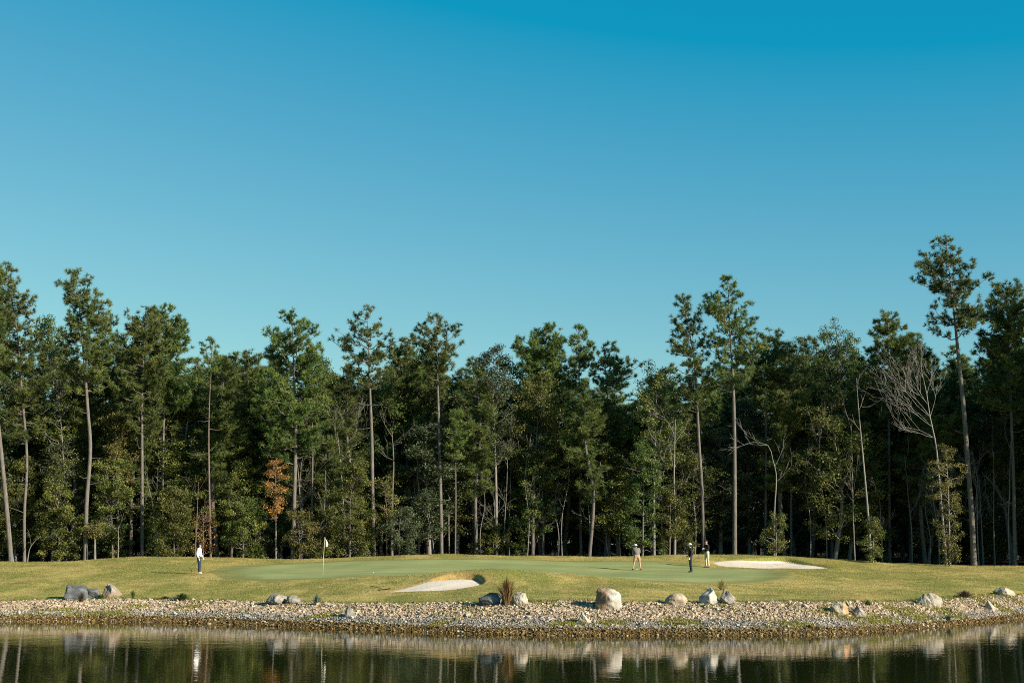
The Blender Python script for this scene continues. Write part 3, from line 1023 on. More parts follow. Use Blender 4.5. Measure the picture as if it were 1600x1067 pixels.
def build_pine(pts, r0, prof, dens, rng, tuft=0.26, stubs=6, limbs=None, top_tuft=True):
    """pts: trunk line (n,3) local; prof: [(z, xleft, xright)] crown silhouette; returns trunk, limb, crown MBs"""
    tr, br, cr = MB(), MB(), MB()
    P = spline(pts, 26)
    zt = P[-1, 2]
    hh = np.clip(P[:, 2] / zt, 0, 1)
    rad = np.maximum(r0 * np.interp(hh, [0, 0.55, 0.8, 1], [1, 0.72, 0.34, 0.06]), 0.022)
    rad[0] *= 1.25
    tube_into(tr, P, rad, 8)
    zs = np.array([p[0] for p in prof])
    zlo, zhi = zs.min(), zs.max()
    ch = zhi - zlo
    wmean = np.mean([p[2] - p[1] for p in prof])
    nl = limbs or int(dens * (18 + 5.6 * ch))
    C, Dv, vv = [], [], []
    for k in range(nl):
        f = (k + rng.random()) / nl
        z = zlo + ch * f
        l, r = prof_at(prof, z)
        c = trunk_x(P, z)
        az = rng.uniform(0, 2 * math.pi)
        if rng.random() < 0.45:                       # favour the two silhouette sides
            az = rng.choice([0, math.pi]) + rng.normal(0, 0.45)
        ca, sa = math.cos(az), math.sin(az)
        wx = max(0.25, (r - c[0]) if ca > 0 else (c[0] - l))
        wp = max(0.25, (r - l) / 2)
        reach = math.hypot(ca * wx, sa * wp) * rng.choice([rng.uniform(0.55, 0.9), rng.uniform(0.9, 1.1)])
        tip = c + np.array([ca * reach, sa * reach, rng.normal(0, 0.1)])
        asc = math.tan(R(rng.uniform(-4, 34) + 25 * f * f))
        z0 = max(zlo - 0.12 * ch, z - reach * asc, 1.5)
        z0 = min(z0, zt - 0.2)
        s0 = trunk_x(P, z0)
        L = np.linalg.norm(tip - s0)
        path = limb_path(s0, tip, 0.18 * L, rng)
        rb = 0.018 + 0.012 * L
        tube_into(br, path, np.linspace(rb, 0.012, len(path)), 4)
        d0 = tip - s0
        d0 /= np.linalg.norm(d0) + 1e-9
        tone = np.clip(rng.normal(0.5, 0.14), 0, 1)
        ns = max(3, int(L * 3.9 * dens))
        for q in range(ns):
            tq = 1.0 if q == 0 else 1 - 0.88 * rng.random() ** 0.9
            i = tq * (len(path) - 1)
            a = path[int(i)] + (path[min(int(i) + 1, len(path) - 1)] - path[int(i)]) * (i - int(i))
            sd = rng.normal(size=3)
            sd[2] = abs(sd[2]) * 0.7 + 0.1
            sd = sd / np.linalg.norm(sd) + d0 * 0.7
            sd /= np.linalg.norm(sd)
            ln = min(0.9, 0.18 + 0.22 * L) * rng.uniform(0.5, 1.1) * (1.15 - 0.5 * tq)
            if q == 0:
                ln *= 0.4
            e_ = a + sd * ln
            if q % 2 == 0:
                tube_into(br, np.array([a, e_]), np.array([0.016, 0.008]), 3)
            nt_ = 2 + int(ln / 0.22)
            for w_ in range(nt_):
                g = 1 - 0.75 * w_ / nt_
                C.append(a + (e_ - a) * g + rng.normal(0, 0.05, 3))
                dd = sd + rng.normal(0, 0.35, 3)
                Dv.append(dd / np.linalg.norm(dd))
                vv.append(np.clip(tone + rng.normal(0, 0.12), 0, 1))
    if top_tuft:
        for q in range(5):
            C.append(P[-1] + rng.normal(0, 0.12, 3))
            Dv.append(np.array([0, 0, 1.0]))
            vv.append(0.5)
    V, F, A = needles_mesh(np.array(C), np.array(Dv), tuft * 1.2, 17, 0.040, rng, np.array(vv))
    cr.add(V, F, A)
    for k in range(stubs):                            # dead snags below the crown
        z = rng.uniform(0.35, 1.0) * zlo
        s0 = trunk_x(P, z)
        az = rng.uniform(0, 2 * math.pi)
        L = rng.uniform(0.3, 1.5)
        tip = s0 + np.array([math.cos(az) * L, math.sin(az) * L, rng.uniform(-0.15, 0.5) * L])
        tube_into(br, limb_path(s0, tip, 0.1, rng, 5), np.linspace(0.03, 0.01, 5), 4)
    return tr, br, cr


def build_leafy(pts, r0, prof, nleaf, rng, size=0.17, clump_r=0.42, limbs=None, up=40, twig=True):
    tr, br, cr = MB(), MB(), MB()
    P = spline(pts, 18)
    zt = P[-1, 2]
    hh = np.clip(P[:, 2] / zt, 0, 1)
    tube_into(tr, P, np.maximum(r0 * (1 - 0.85 * hh), 0.015), 7)
    zs = np.array([p[0] for p in prof])
    zlo, zhi = zs.min(), zs.max()
    ch = zhi - zlo
    nl = limbs or int(16 + 4.0 * ch)
    ends, tones = [], []
    for k in range(nl):
        f = (k + rng.random()) / nl
        z = zlo + ch * f
        l, r = prof_at(prof, z)
        c = trunk_x(P, min(z, zt))
        az = rng.uniform(0, 2 * math.pi)
        if rng.random() < 0.35:
            az = rng.choice([0, math.pi]) + rng.normal(0, 0.5)
        ca, sa = math.cos(az), math.sin(az)
        wx = max(0.2, (r - c[0]) if ca > 0 else (c[0] - l))
        wp = max(0.2, (r - l) / 2)
        reach = math.hypot(ca * wx, sa * wp) * rng.choice([rng.uniform(0.4, 0.8), rng.uniform(0.8, 1.0)])
        tip = np.array([c[0] + ca * reach, c[1] + sa * reach, z])
        z0 = np.clip(z - reach * math.tan(R(rng.uniform(up - 18, up + 12))), max(0.3, zlo * 0.5), zt * 0.97)
        s0 = trunk_x(P, z0)
        L = np.linalg.norm(tip - s0)
        path = limb_path(s0, tip, -0.08 * L, rng, 7, 0.06)
        tube_into(br, path, np.linspace(0.012 + 0.014 * L, 0.01, 7), 4)
        tone = np.clip(rng.normal(0.5, 0.17), 0, 1)
        for q in range(max(3, int(L * 2.2))):
            tq = 1.0 if q == 0 else 1 - 0.6 * rng.random()
            a = path[int(round(tq * 6))]
            sd = rng.normal(size=3)
            sd[2] += 0.3
            e_ = a + sd / np.linalg.norm(sd) * (0.25 + 0.16 * L) * rng.uniform(0.5, 1.2) * (1 if q else 0.3)
            if twig:
                tube_into(br, np.array([a, (a + e_) / 2 + rng.normal(0, 0.04, 3), e_]), np.array([0.014, 0.01, 0.006]), 3)
            ends.append(e_)
            tones.append(np.clip(tone + rng.normal(0, 0.1), 0, 1))
    ends, tones = np.array(ends), np.array(tones)
    idx = rng.integers(0, len(ends), nleaf)
    off = rng.normal(0, 1, (nleaf, 3))
    off *= (clump_r * rng.random((nleaf, 1)) ** 0.6) / (np.linalg.norm(off, axis=1)[:, None] + 1e-9)
    off[:, 2] *= 0.7
    V, F, A = leaves_mesh(ends[idx] + off, size, rng, np.clip(tones[idx] + rng.normal(0, 0.15, nleaf), 0, 1))
    cr.add(V, F, A)
    return tr, br, cr


def build_bare(pts, r0, starts, rng, depth=4, spread=0.55, lift=0.015):
    """pts: main stem; starts: list of (height fraction, direction xyz, length)"""
    tr, br = MB(), MB()
    P = spline(pts, 18)
    hh = np.linspace(0, 1, 18)
    tube_into(tr, P, np.maximum(r0 * (1 - 0.8 * hh), 0.015), 7)

    def grow(p, d, L, r, lev):
        n = 6
        path = [p]
        q = d / np.linalg.norm(d)
        for i in range(n - 1):
            q = q + rng.normal(0, 0.10, 3)
            q[2] += lift
            q /= np.linalg.norm(q)
            path.append(path[-1] + q * L / (n - 1))
        path = np.array(path)
        tube_into(br, path, np.linspace(r, max(r * 0.4, 0.006), n), 4 if lev > 2 else 3)
        if lev <= 0:
            return
        for k in range(4 if lev > 2 else 3):
            i = rng.integers(2, n)
            sd = rng.normal(size=3)
            sd = q + spread * 1.5 * sd / np.linalg.norm(sd)
            sd[2] += 0.08
            grow(path[i], sd, L * rng.uniform(0.5, 0.75), max(r * 0.55, 0.0065), lev - 1)
    for f, d, L in starts:
        p = P[int(round(f * 17))]
        grow(p, np.array(d, float), L, max(0.013, r0 * 0.22), depth - 1)
    return tr, br


def wood(tr, br):
    off = tr.n
    tr.V += br.V
    tr.F += [F + off for F in br.F]
    tr.A += br.A
    tr.n += br.n
    return tr


def place_tree(name, label, cat, group, loc, tr, br, cr, bark_m, leaf_m):
    root = thing(name, label, cat, loc, 0, group)
    wood(tr, br).build('trunk', bark_m, root, True)
    if cr is not None:
        cr.build('crown', leaf_m, root)
    return root


def loc_of(px, D):
    x = x_at(px, D)
    return np.array([x, D, h1(x, D)])


def local_path(path, D, base):
    out = [np.array([0, 0, -0.25])]
    for px, py in path[1:]:
        out.append(pt(px, py, D) - base)
    return np.array(out)


def local_prof(prof, D, base):
    out = []
    for py, xl, xr in prof:
        a, b_ = pt(xl, py, D) - base, pt(xr, py, D) - base
        out.append((a[2], a[0], b_[0]))
    return out


def pine(label, D, path, wpx, prof, dens=1.0, seed=0, leaf=None, bark_m=None, tuft=0.26, stubs=6, group='tall pines along the forest edge', name='pine_tree'):
    base = loc_of(path[0][0], D)
    r = np.random.default_rng(seed)
    a = build_pine(local_path(path, D, base), wpx * 0.4 * D / FPX, local_prof(prof, D, base), dens, r, tuft, stubs)
    return place_tree(name, label, 'tree', group, base, *a, bark_m or BARK_PINE, leaf or NEEDLE)


def leafy(label, D, path, wpx, prof, nleaf, seed=0, leaf=None, bark_m=None, size=0.17, clump_r=0.42, name='broadleaf_tree', cat='tree', group='broadleaf trees along the forest edge', up=40, limbs=None):
    base = loc_of(path[0][0], D)
    r = np.random.default_rng(seed)
    a = build_leafy(local_path(path, D, base), wpx / 2 * D / FPX, local_prof(prof, D, base), int(nleaf * 1.7), r, size * 0.75, clump_r * 1.08, limbs, up)
    return place_tree(name, label, cat, group, base, *a, bark_m or BARK_OAK, leaf or LEAF_D)


# --- the pines one can tell apart, left to right
pine('thick pine trunk leaning left out of the frame, leftmost tree', 101, [(18, 875), (9, 780), (0, 690), (-14, 560), (-30, 400)], 10, [(400, -45, -10), (440, -70, 10), (500, -85, 15), (560, -75, 10), (600, -60, 0)], 1.1, 101)
pine('crooked thin pine at far left with a tall bushy crown', 102.5, [(38, 874), (38, 800), (42, 715), (33, 600), (27, 520), (8, 412)], 6.5, [(412, 0, 16), (430, -22, 25), (455, -25, 38), (470, -15, 60), (500, -15, 62), (540, -18, 66), (580, -5, 92), (630, -5, 80), (680, 0, 70)], 1.25, 102)
pine('tall pine with a swaying trunk and loose crown at left', 103, [(133, 873), (135, 790), (141, 702), (137, 640), (132, 570), (126, 500), (118, 425)], 9, [(423, 96, 118), (440, 92, 150), (455, 96, 156), (475, 90, 166), (482, 87, 168), (500, 112, 182), (520, 96, 180), (545, 90, 178), (580, 96, 178), (605, 104, 168)], 1.2, 103)
pine('straight pine with a broad crown between the swaying pine and the twin pines', 105, [(222, 868), (222, 740), (222, 620), (224, 560), (228, 482)], 7, [(481, 216, 246), (495, 198, 258), (520, 180, 262), (560, 178, 268), (600, 182, 262), (640, 190, 258), (670, 195, 250)], 1.25, 104)
pine('front one of two close pine trunks left of the red stemmed pine', 107, [(252, 868), (254, 745), (256, 650), (258, 580), (258, 478)], 6, [(477, 250, 268), (490, 240, 280), (510, 240, 291), (530, 244, 292), (560, 240, 300), (600, 236, 308), (640, 240, 306)], 1.3, 105, NEEDLE_B)
pine('rear one of two close pine trunks left of the red stemmed pine', 110, [(243, 868), (245, 745), (250, 620), (247, 540), (243, 495)], 5, [(494, 236, 250), (520, 222, 262), (570, 216, 268), (620, 220, 270)], 1.0, 106)
pine('thin pine with a reddish upper stem and a tiny top tuft', 104.5, [(329, 869), (327, 760), (326, 680), (328, 610), (331, 560), (327, 530)], 4.5, [(530, 318, 336), (545, 296, 336), (560, 300, 332), (585, 318, 334)], 0.55, 107, None, BARK_RED, 0.22, 12)
pine('pine with a crooked two armed crown and thick trunk, left of the flag', 106, [(457, 869), (460, 770), (462, 660), (459, 570), (456, 488)], 9, [(488, 446, 468), (500, 424, 478), (508, 414, 484), (520, 416, 506), (538, 420, 500), (560, 404, 500), (600, 396, 515), (650, 398, 520), (700, 410, 500)], 1.25, 108, NEEDLE_B)
pine('slim straight pine pole just left of the flag', 106.5, [(487, 869), (488, 760), (488, 680), (485, 600), (482, 545)], 4.5, [(540, 476, 488), (565, 466, 498), (600, 462, 506), (640, 460, 510), (680, 466, 505)], 1.0, 109)
pine('tall clean pine with a sparse twiggy top right of the flag', 107, [(584, 866), (582, 770), (581, 690), (578, 610), (576, 550), (573, 482)], 8.5, [(482, 566, 582), (496, 548, 592), (512, 534, 606), (522, 518, 628), (540, 514, 622), (556, 530, 618), (580, 556, 610), (600, 560, 604)], 0.8, 110)
pine('pine with a rounded fan crown over the bunker', 108, [(690, 862), (688, 760), (686, 680), (684, 600), (682, 492)], 8, [(492, 674, 692), (502, 662, 708), (515, 646, 726), (530, 648, 732), (545, 655, 728), (565, 658, 718), (590, 664, 706), (615, 668, 700)], 1.05, 111)
pine('bright green dense pine crown in the middle of the treeline', 114, [(848, 866), (849, 700), (851, 600), (854, 510)], 7, [(510, 842, 866), (520, 824, 876), (535, 802, 882), (555, 806, 883), (580, 812, 880), (610, 818, 874), (650, 822, 870)], 1.6, 112, NEEDLE_B)
pine('narrow dark pine right of the dense bright green pine', 114, [(908, 866), (906, 700), (905, 600), (904, 510)], 6, [(510, 896, 912), (525, 892, 918), (535, 878, 928), (560, 880, 926), (590, 882, 924), (630, 884, 930), (670, 888, 926)], 1.2, 113)
pine('leaning topped pine with a flat spreading crown near the middle', 113, [(952, 866), (951, 720), (950, 640), (946, 580), (944, 540)], 6, [(538, 936, 958), (548, 926, 966), (560, 924, 984), (572, 926, 998), (590, 930, 990), (610, 936, 970)], 1.0, 114)
pine('slender tall pine left of the tallest central pine, wispy crown', 108, [(1100, 865), (1097, 770), (1092, 690), (1088, 610), (1083, 550), (1066, 462)], 7.5, [(462, 1058, 1074), (478, 1056, 1084), (492, 1052, 1096), (506, 1044, 1092), (530, 1042, 1106), (548, 1034, 1102), (575, 1050, 1112), (610, 1056, 1122), (640, 1064, 1116)], 1.05, 115)
pine('tallest central pine with a long bare trunk behind the golfers', 107.5, [(1148, 864), (1148, 760), (1147, 650), (1144, 570), (1140, 510), (1137, 432)], 9, [(432, 1131, 1147), (448, 1120, 1148), (454, 1086, 1150), (470, 1092, 1180), (488, 1104, 1184), (505, 1112, 1178), (525, 1106, 1186), (550, 1102, 1192), (575, 1108, 1184), (600, 1118, 1170)], 1.1, 116)
pine('lower pine tucked against the right of the tallest central pine', 112, [(1196, 866), (1197, 720), (1198, 620), (1202, 516)], 6, [(516, 1188, 1216), (530, 1174, 1232), (560, 1166, 1238), (600, 1168, 1236), (640, 1172, 1230)], 1.2, 117)
pine('dense rounded pine behind the bare grey tree on the right', 113, [(1390, 870), (1389, 700), (1388, 600), (1388, 490)], 7, [(490, 1378, 1396), (502, 1366, 1410), (515, 1364, 1426), (540, 1350, 1434), (575, 1346, 1440), (620, 1350, 1442), (660, 1356, 1436)], 1.5, 118)
pine('tallest pine on the right with layered spreading limbs', 104, [(1522, 882), (1518, 800), (1512, 720), (1506, 640), (1498, 560), (1492, 500), (1484, 430), (1478, 372)], 11.5, [(372, 1468, 1488), (384, 1456, 1504), (396, 1448, 1512), (408, 1436, 1506), (420, 1423, 1520), (434, 1432, 1553), (447, 1462, 1532), (458, 1434, 1496), (470, 1430, 1528), (482, 1436, 1560), (496, 1432, 1550), (512, 1446, 1520)], 1.05, 119)
pine('dark trunked dense pine at the right edge of the picture', 105.5, [(1586, 883), (1584, 760), (1580, 640), (1576, 560), (1572, 442)], 8, [(442, 1556, 1586), (456, 1550, 1600), (480, 1540, 1616), (520, 1530, 1630), (560, 1528, 1640), (600, 1530, 1640), (640, 1536, 1636)], 1.5, 120)
pine('small bushy young pine on a thin pole right of the bunker pine', 107.5, [(711, 862), (712, 790), (712, 720), (714, 645)], 3.5, [(643, 708, 722), (655, 702, 728), (675, 698, 732), (700, 696, 732), (718, 700, 726)], 1.3, 121, NEEDLE_B, None, 0.24, 2)
pine('pine with a full dark crown behind the swaying left pine', 112, [(160, 872), (162, 720), (166, 600), (170, 488)], 6, [(488, 160, 182), (510, 150, 196), (550, 142, 200), (600, 140, 204), (660, 146, 200)], 1.2, 122)
pine('pine with a blunt dark crown left of the two armed pine', 113, [(396, 869), (394, 720), (392, 640), (390, 552)], 6, [(550, 380, 402), (570, 366, 414), (600, 358, 420), (650, 356, 424), (700, 362, 420)], 1.4, 123)
pine('low dark pine filling the gap right of the sparse topped pine', 114, [(638, 866), (636, 720), (634, 640), (632, 532)], 6, [(532, 622, 644), (550, 612, 652), (590, 604, 660), (640, 602, 662), (690, 608, 656)], 1.4, 124)

# --- broadleaf and bare trees one can tell apart
leafy('grey green oak with twiggy top right of the fan crowned pine', 110, [(776, 864), (775, 760), (773, 690), (770, 600), (766, 556)], 6, [(543, 752, 780), (560, 742, 792), (590, 736, 802), (640, 734, 806), (690, 740, 806), (720, 750, 796)], 9000, 201, LEAF_G, BARK_PALE, 0.17, 0.45)
leafy('sunlit olive oak below the bright green dense pine', 111, [(832, 864), (834, 760), (838, 690), (842, 620)], 6, [(585, 830, 852), (605, 802, 868), (640, 794, 876), (690, 796, 876), (730, 806, 866)], 10000, 202, LEAF_O, None, 0.16, 0.5)
leafy('olive leaved tree with pale twigs left of the slender tall pine', 109, [(1022, 864), (1022, 760), (1024, 680), (1026, 600)], 5, [(572, 1014, 1040), (590, 1000, 1058), (640, 992, 1066), (690, 990, 1068), (730, 1000, 1060)], 9000, 203, LEAF_O, BARK_PALE, 0.16, 0.5)
leafy('dark broadleaf tree with a ragged twiggy top on the right', 112, [(1300, 870), (1302, 740), (1304, 640), (1306, 545)], 6, [(508, 1296, 1326), (525, 1276, 1344), (560, 1262, 1352), (610, 1258, 1354), (660, 1264, 1352), (700, 1270, 1346)], 10000, 204, LEAF_D, None, 0.16, 0.42)
leafy('thin leaved tree letting sky through left of the ragged dark tree', 113, [(1236, 868), (1236, 740), (1234, 660), (1232, 560)], 5, [(528, 1222, 1246), (545, 1208, 1260), (590, 1200, 1268), (640, 1198, 1268), (690, 1206, 1262)], 5200, 205, LEAF_D, BARK_PALE, 0.15, 0.5)
leafy('yellowing broadleaf tree behind the swaying left pine', 106, [(186, 870), (184, 780), (182, 700)], 5, [(632, 172, 198), (650, 160, 208), (680, 154, 212), (730, 152, 214), (770, 160, 208)], 8000, 206, LEAF_Y, None, 0.16, 0.42)
leafy('loose grey tree with bent pale limbs at upper left', 106.5, [(104, 872), (102, 780), (98, 700), (92, 620)], 5, [(540, 80, 100), (580, 72, 116), (640, 66, 124), (700, 62, 128), (740, 70, 122)], 3200, 207, LEAF_O, BARK_PALE, 0.15, 0.5)
leafy('tapering evergreen holly right of the dark forest gap', 104, [(1004, 866), (1005, 800), (1006, 740)], 4, [(690, 1000, 1012), (720, 988, 1026), (760, 980, 1036), (800, 974, 1044), (840, 976, 1042), (862, 980, 1038)], 9000, 208, LEAF_D, None, 0.15, 0.35, up=25)
leafy('olive shrubby tree right of the tapering holly', 104.5, [(1046, 866), (1047, 820), (1048, 780)], 3.5, [(758, 1040, 1056), (780, 1030, 1066), (815, 1024, 1072), (850, 1028, 1070)], 5500, 209, LEAF_O, None, 0.15, 0.35, up=25)
leafy('young tree with rusty orange leaves left of the flag', 104, [(431, 869), (431, 810), (431, 760), (429, 725)], 3, [(716, 422, 438), (735, 414, 446), (760, 412, 448), (785, 416, 444), (806, 420, 442)], 1800, 210, LEAF_R, BARK_PALE, 0.13, 0.28, up=20)
leafy('big olive bush left of the tall clean pine', 105, [(546, 868), (547, 820), (548, 770)], 4, [(716, 530, 562), (735, 512, 574), (765, 504, 580), (800, 502, 582), (840, 506, 578), (866, 512, 574)], 11000, 211, LEAF_O, None, 0.15, 0.4, up=28)
leafy('thin yellow green tree between the bare tree and the tallest right pine', 102.5, [(1484, 882), (1483, 820), (1481, 750), (1478, 700)], 3.5, [(694, 1470, 1484), (715, 1450, 1500), (745, 1440, 1506), (790, 1442, 1510), (820, 1462, 1506), (850, 1470, 1502), (878, 1474, 1496)], 4200, 212, LEAF_Y, BARK_PALE, 0.14, 0.35, up=20)
leafy('glossy shrub at the foot of the leaning pale stem on the right', 102.5, [(1364, 880), (1364, 850), (1365, 825)], 3, [(808, 1352, 1366), (825, 1346, 1376), (850, 1342, 1378), (874, 1346, 1376)], 2600, 213, LEAF_O, BARK_PALE, 0.14, 0.3, 'shrub', 'shrub', up=25)
leafy('grey green bush with arching twigs right of the tall clean pine', 105, [(624, 866), (624, 840), (625, 815)], 3, [(792, 612, 640), (810, 600, 650), (835, 596, 654), (860, 602, 648)], 4200, 214, LEAF_G, BARK_PALE, 0.14, 0.35, 'shrub', 'shrub', up=25)
leafy('yellow leaved shrub under the pine left of the flag', 103.5, [(468, 869), (468, 840), (466, 810)], 2.5, [(796, 452, 480), (815, 446, 500), (840, 450, 496), (866, 456, 484)], 2200, 215, LEAF_Y, None, 0.14, 0.3, 'shrub', 'shrub', up=20)
leafy('green shrub thicket behind the pole left of the flag', 105, [(500, 869), (500, 840), (502, 815)], 3, [(800, 488, 514), (820, 478, 526), (850, 478, 528), (868, 484, 522)], 4000, 216, LEAF_O, None, 0.14, 0.33, 'shrub', 'shrub', up=25)
leafy('dark green rounded shrub left of the golfer in white', 103, [(272, 866), (272, 830), (273, 790)], 4, [(760, 260, 290), (785, 246, 300), (820, 242, 304), (850, 246, 302), (866, 252, 298)], 9000, 217, LEAF_O, None, 0.15, 0.36, 'shrub', 'shrub', up=25)
leafy('leafy shrub with yellow umbrella top left of the straight broad pine', 102.5, [(148, 872), (148, 850), (148, 835)], 4, [(818, 138, 160), (828, 134, 164), (836, 140, 160)], 900, 218, LEAF_Y, BARK_PALE, 0.14, 0.3, 'shrub', 'shrub', up=10)
leafy('olive shrub right of the swaying left pine trunk', 104.5, [(176, 871), (175, 830), (174, 790)], 4, [(720, 160, 186), (750, 148, 202), (790, 144, 206), (830, 150, 204), (868, 158, 200)], 9500, 219, LEAF_O, None, 0.15, 0.38, 'shrub', 'shrub', up=28)
leafy('olive shrub between the two leftmost leaning trunks and the swaying pine', 103.5, [(92, 873), (92, 830), (90, 790)], 4, [(745, 78, 108), (770, 62, 122), (810, 56, 126), (850, 60, 124), (874, 68, 120)], 9500, 220, LEAF_O, None, 0.15, 0.38, 'shrub', 'shrub', up=28)
leafy('broad dark shrub right of the golfer in white', 104.5, [(380, 870), (380, 830), (381, 800)], 4, [(790, 368, 398), (812, 352, 412), (842, 348, 416), (868, 354, 410)], 7000, 221, LEAF_O, None, 0.15, 0.36, 'shrub', 'shrub', up=25)
leafy('russet twiggy shrub behind the golfer in white', 104, [(317, 868), (318, 840), (318, 815)], 2.5, [(790, 308, 330), (815, 302, 340), (845, 304, 340), (866, 308, 336)], 450, 222, LEAF_R, BARK_RED, 0.12, 0.35, 'shrub', 'shrub', up=30)
leafy('yellow speckled small tree right of the russet leaning shrub', 105.5, [(604, 868), (604, 800), (600, 750)], 2.5, [(742, 590, 612), (770, 580, 622), (800, 582, 618), (830, 588, 614)], 1500, 223, LEAF_Y, BARK_RED, 0.13, 0.35, up=35)
leafy('low yellowish shrub beneath the pale forked bare trunk on the right', 103, [(1212, 866), (1213, 840), (1213, 820)], 2.5, [(800, 1204, 1224), (822, 1192, 1230), (850, 1190, 1232), (864, 1196, 1226)], 2400, 224, LEAF_O, BARK_PALE, 0.14, 0.3, 'shrub', 'shrub', up=25)


def bare(label, D, path, wpx, starts, depth, seed, bark_m=None, spread=0.5, lift=0.015):
    base = loc_of(path[0][0], D)
    r = np.random.default_rng(seed)
    tr, br = build_bare(local_path(path, D, base), wpx / 2 * D / FPX, starts, r, depth, spread, lift)
    return place_tree('bare_tree', label, 'tree', 'leafless trees at the forest edge', base, tr, br, None, bark_m or BARK_PALE, None)


BARK_FAN = bark('silver_bark', (0.12, 0.112, 0.097), (0.28, 0.263, 0.232))
bare('large leafless pale tree fanning left beside the tallest right pine', 103.6, [(1479, 882), (1471, 790), (1463, 700), (1453, 650), (1448, 615), (1440, 580)], 4.6,
     [(0.66, (-1, 0.1, 0.55), 2.9), (0.68, (-0.9, -0.3, 0.7), 3.0), (0.72, (-0.8, 0.3, 0.85), 2.9), (0.76, (-0.7, -0.2, 0.9), 2.7), (0.78, (0.30, 0.2, 1.0), 2.0), (0.84, (-0.5, 0.2, 0.9), 2.2), (0.88, (0.25, -0.1, 1), 1.6), (0.94, (-0.35, 0, 1), 1.5), (0.62, (-1, 0, 0.2), 1.6), (0.98, (0.1, 0.1, 1), 1.2), (0.74, (-0.9, 0.0, 0.75), 3.2), (0.80, (-0.6, 0.1, 1.0), 2.6)], 4, 307, BARK_FAN, spread=0.42, lift=0.03)
bare('pale forked leafless trunk behind the two golfers on the right', 105.5, [(1054, 866), (1055, 800), (1053, 760), (1054, 700), (1055, 655)], 5,
     [(0.45, (-1, 0, 0.7), 2.6), (0.55, (-0.45, 0.1, 1), 2.4), (0.62, (-0.3, 0.1, 1), 2.2), (0.55, (1, 0, 0.3), 0.9), (0.9, (-0.5, 0, 1), 1.6), (0.85, (0.5, 0, 1), 1.4)], 3, 302)
bare('pale bent leafless tree with a drooping top, right of the tallest central pine', 105, [(1210, 865), (1210, 800), (1213, 745), (1208, 720), (1200, 695), (1176, 690)], 3.6,
     [(0.72, (0.6, 0, 1), 1.6), (0.98, (-1, 0, -0.1), 1.6), (0.93, (-1, 0.2, 0.4), 1.5), (0.9, (-1, -0.1, 0.1), 1.6), (0.6, (0.7, 0.1, 0.6), 1.6)], 3, 303, spread=0.35)
bare('thin leaning pale stem above the glossy shrub on the right', 104, [(1362, 880), (1356, 800), (1349, 720), (1342, 645), (1338, 590)], 4.5,
     [(0.7, (-0.6, 0, 1), 1.0), (0.8, (0.6, 0, 1), 1.0), (0.95, (-0.2, 0, 1), 1.0)], 2, 304)
bare('grey leafless sapling leaning right of the twin pines', 104, [(249, 867), (243, 820), (236, 775), (228, 745)], 2.5,
     [(0.5, (-0.8, 0, 0.6), 1.6), (0.7, (0.6, 0, 1), 1.4), (0.9, (-0.3, 0, 1), 1.2)], 3, 305)
bare('slim leafless sapling with upturned arms behind the golfer in white', 103.5, [(304, 868), (307, 820), (309, 780), (310, 752)], 2.5,
     [(0.6, (0.8, 0, 0.5), 1.3), (0.75, (-0.5, 0, 1), 1.2), (0.9, (0.7, 0, 0.8), 1.2), (0.5, (0.9, 0, 0.3), 1.0)], 3, 306, BARK_RED)
bare('pale arching sapling at the far left forest edge', 102, [(42, 873), (46, 858), (54, 845), (64, 836)], 2.2, [(0.9, (1, 0, 0.3), 0.9), (0.6, (-0.3, 0, 1), 1.0)], 2, 307)
bare('broken pale stump like stem beside the swaying left pine', 102.5, [(148.5, 872), (149, 850), (150, 836)], 4, [(0.9, (-0.5, 0, 1), 0.6)], 2, 308)
bare('thin pale sapling between the swaying pine and the straight pine', 103, [(184, 870), (185, 845), (185, 822)], 2.6, [(0.8, (-0.6, 0, 1), 0.9), (0.95, (0.5, 0, 1), 0.8)], 2, 309)
bare('leafless tree with pale crossing limbs left of the tall clean pine', 108, [(540, 868), (536, 780), (530, 700), (524, 660)], 3.5,
     [(0.5, (-0.9, 0, 0.9), 2.8), (0.7, (0.9, 0, 1.0), 2.6), (0.85, (-0.5, 0, 1), 2.0), (0.95, (0.5, 0, 1), 1.8)], 4, 310)
bare('straight pale stem with dead limbs right of the tall clean pine', 108, [(612, 866), (613, 780), (615, 720), (612, 670)], 5.5,
     [(0.75, (-1, 0, 0.4), 1.4), (0.9, (0.8, 0, 0.8), 1.6), (0.97, (-0.6, 0, 1), 1.4)], 3, 311, BARK_PINE)
bare('leafless grey tree mid forest right of the sparse topped pine', 109, [(654, 866), (655, 780), (652, 730), (655, 680)], 3.5,
     [(0.6, (0.8, 0, 0.8), 1.8), (0.8, (-0.8, 0, 0.8), 1.6), (0.95, (0.3, 0, 1), 1.6)], 3, 312)
bare('two pale slanting stems behind the pine left of the flag', 106.8, [(471, 869), (470, 800), (466, 740), (462, 700)], 3.5, [(0.5, (0.35, 0, 1), 3.0), (0.9, (0.4, 0, 1), 1.6)], 3, 313)

# --- filler trees behind, copies of a few kinds
def copy_tree(root, loc, rz, sc, label, group):
    r = root.copy()
    COL.objects.link(r)
    r.location = loc
    r.rotation_euler = (0, 0, rz)
    r.scale = sc
    r['label'] = label
    r['group'] = group
    for ch in root.children:
        c = ch.copy()
        COL.objects.link(c)
        c.parent = r
    return r


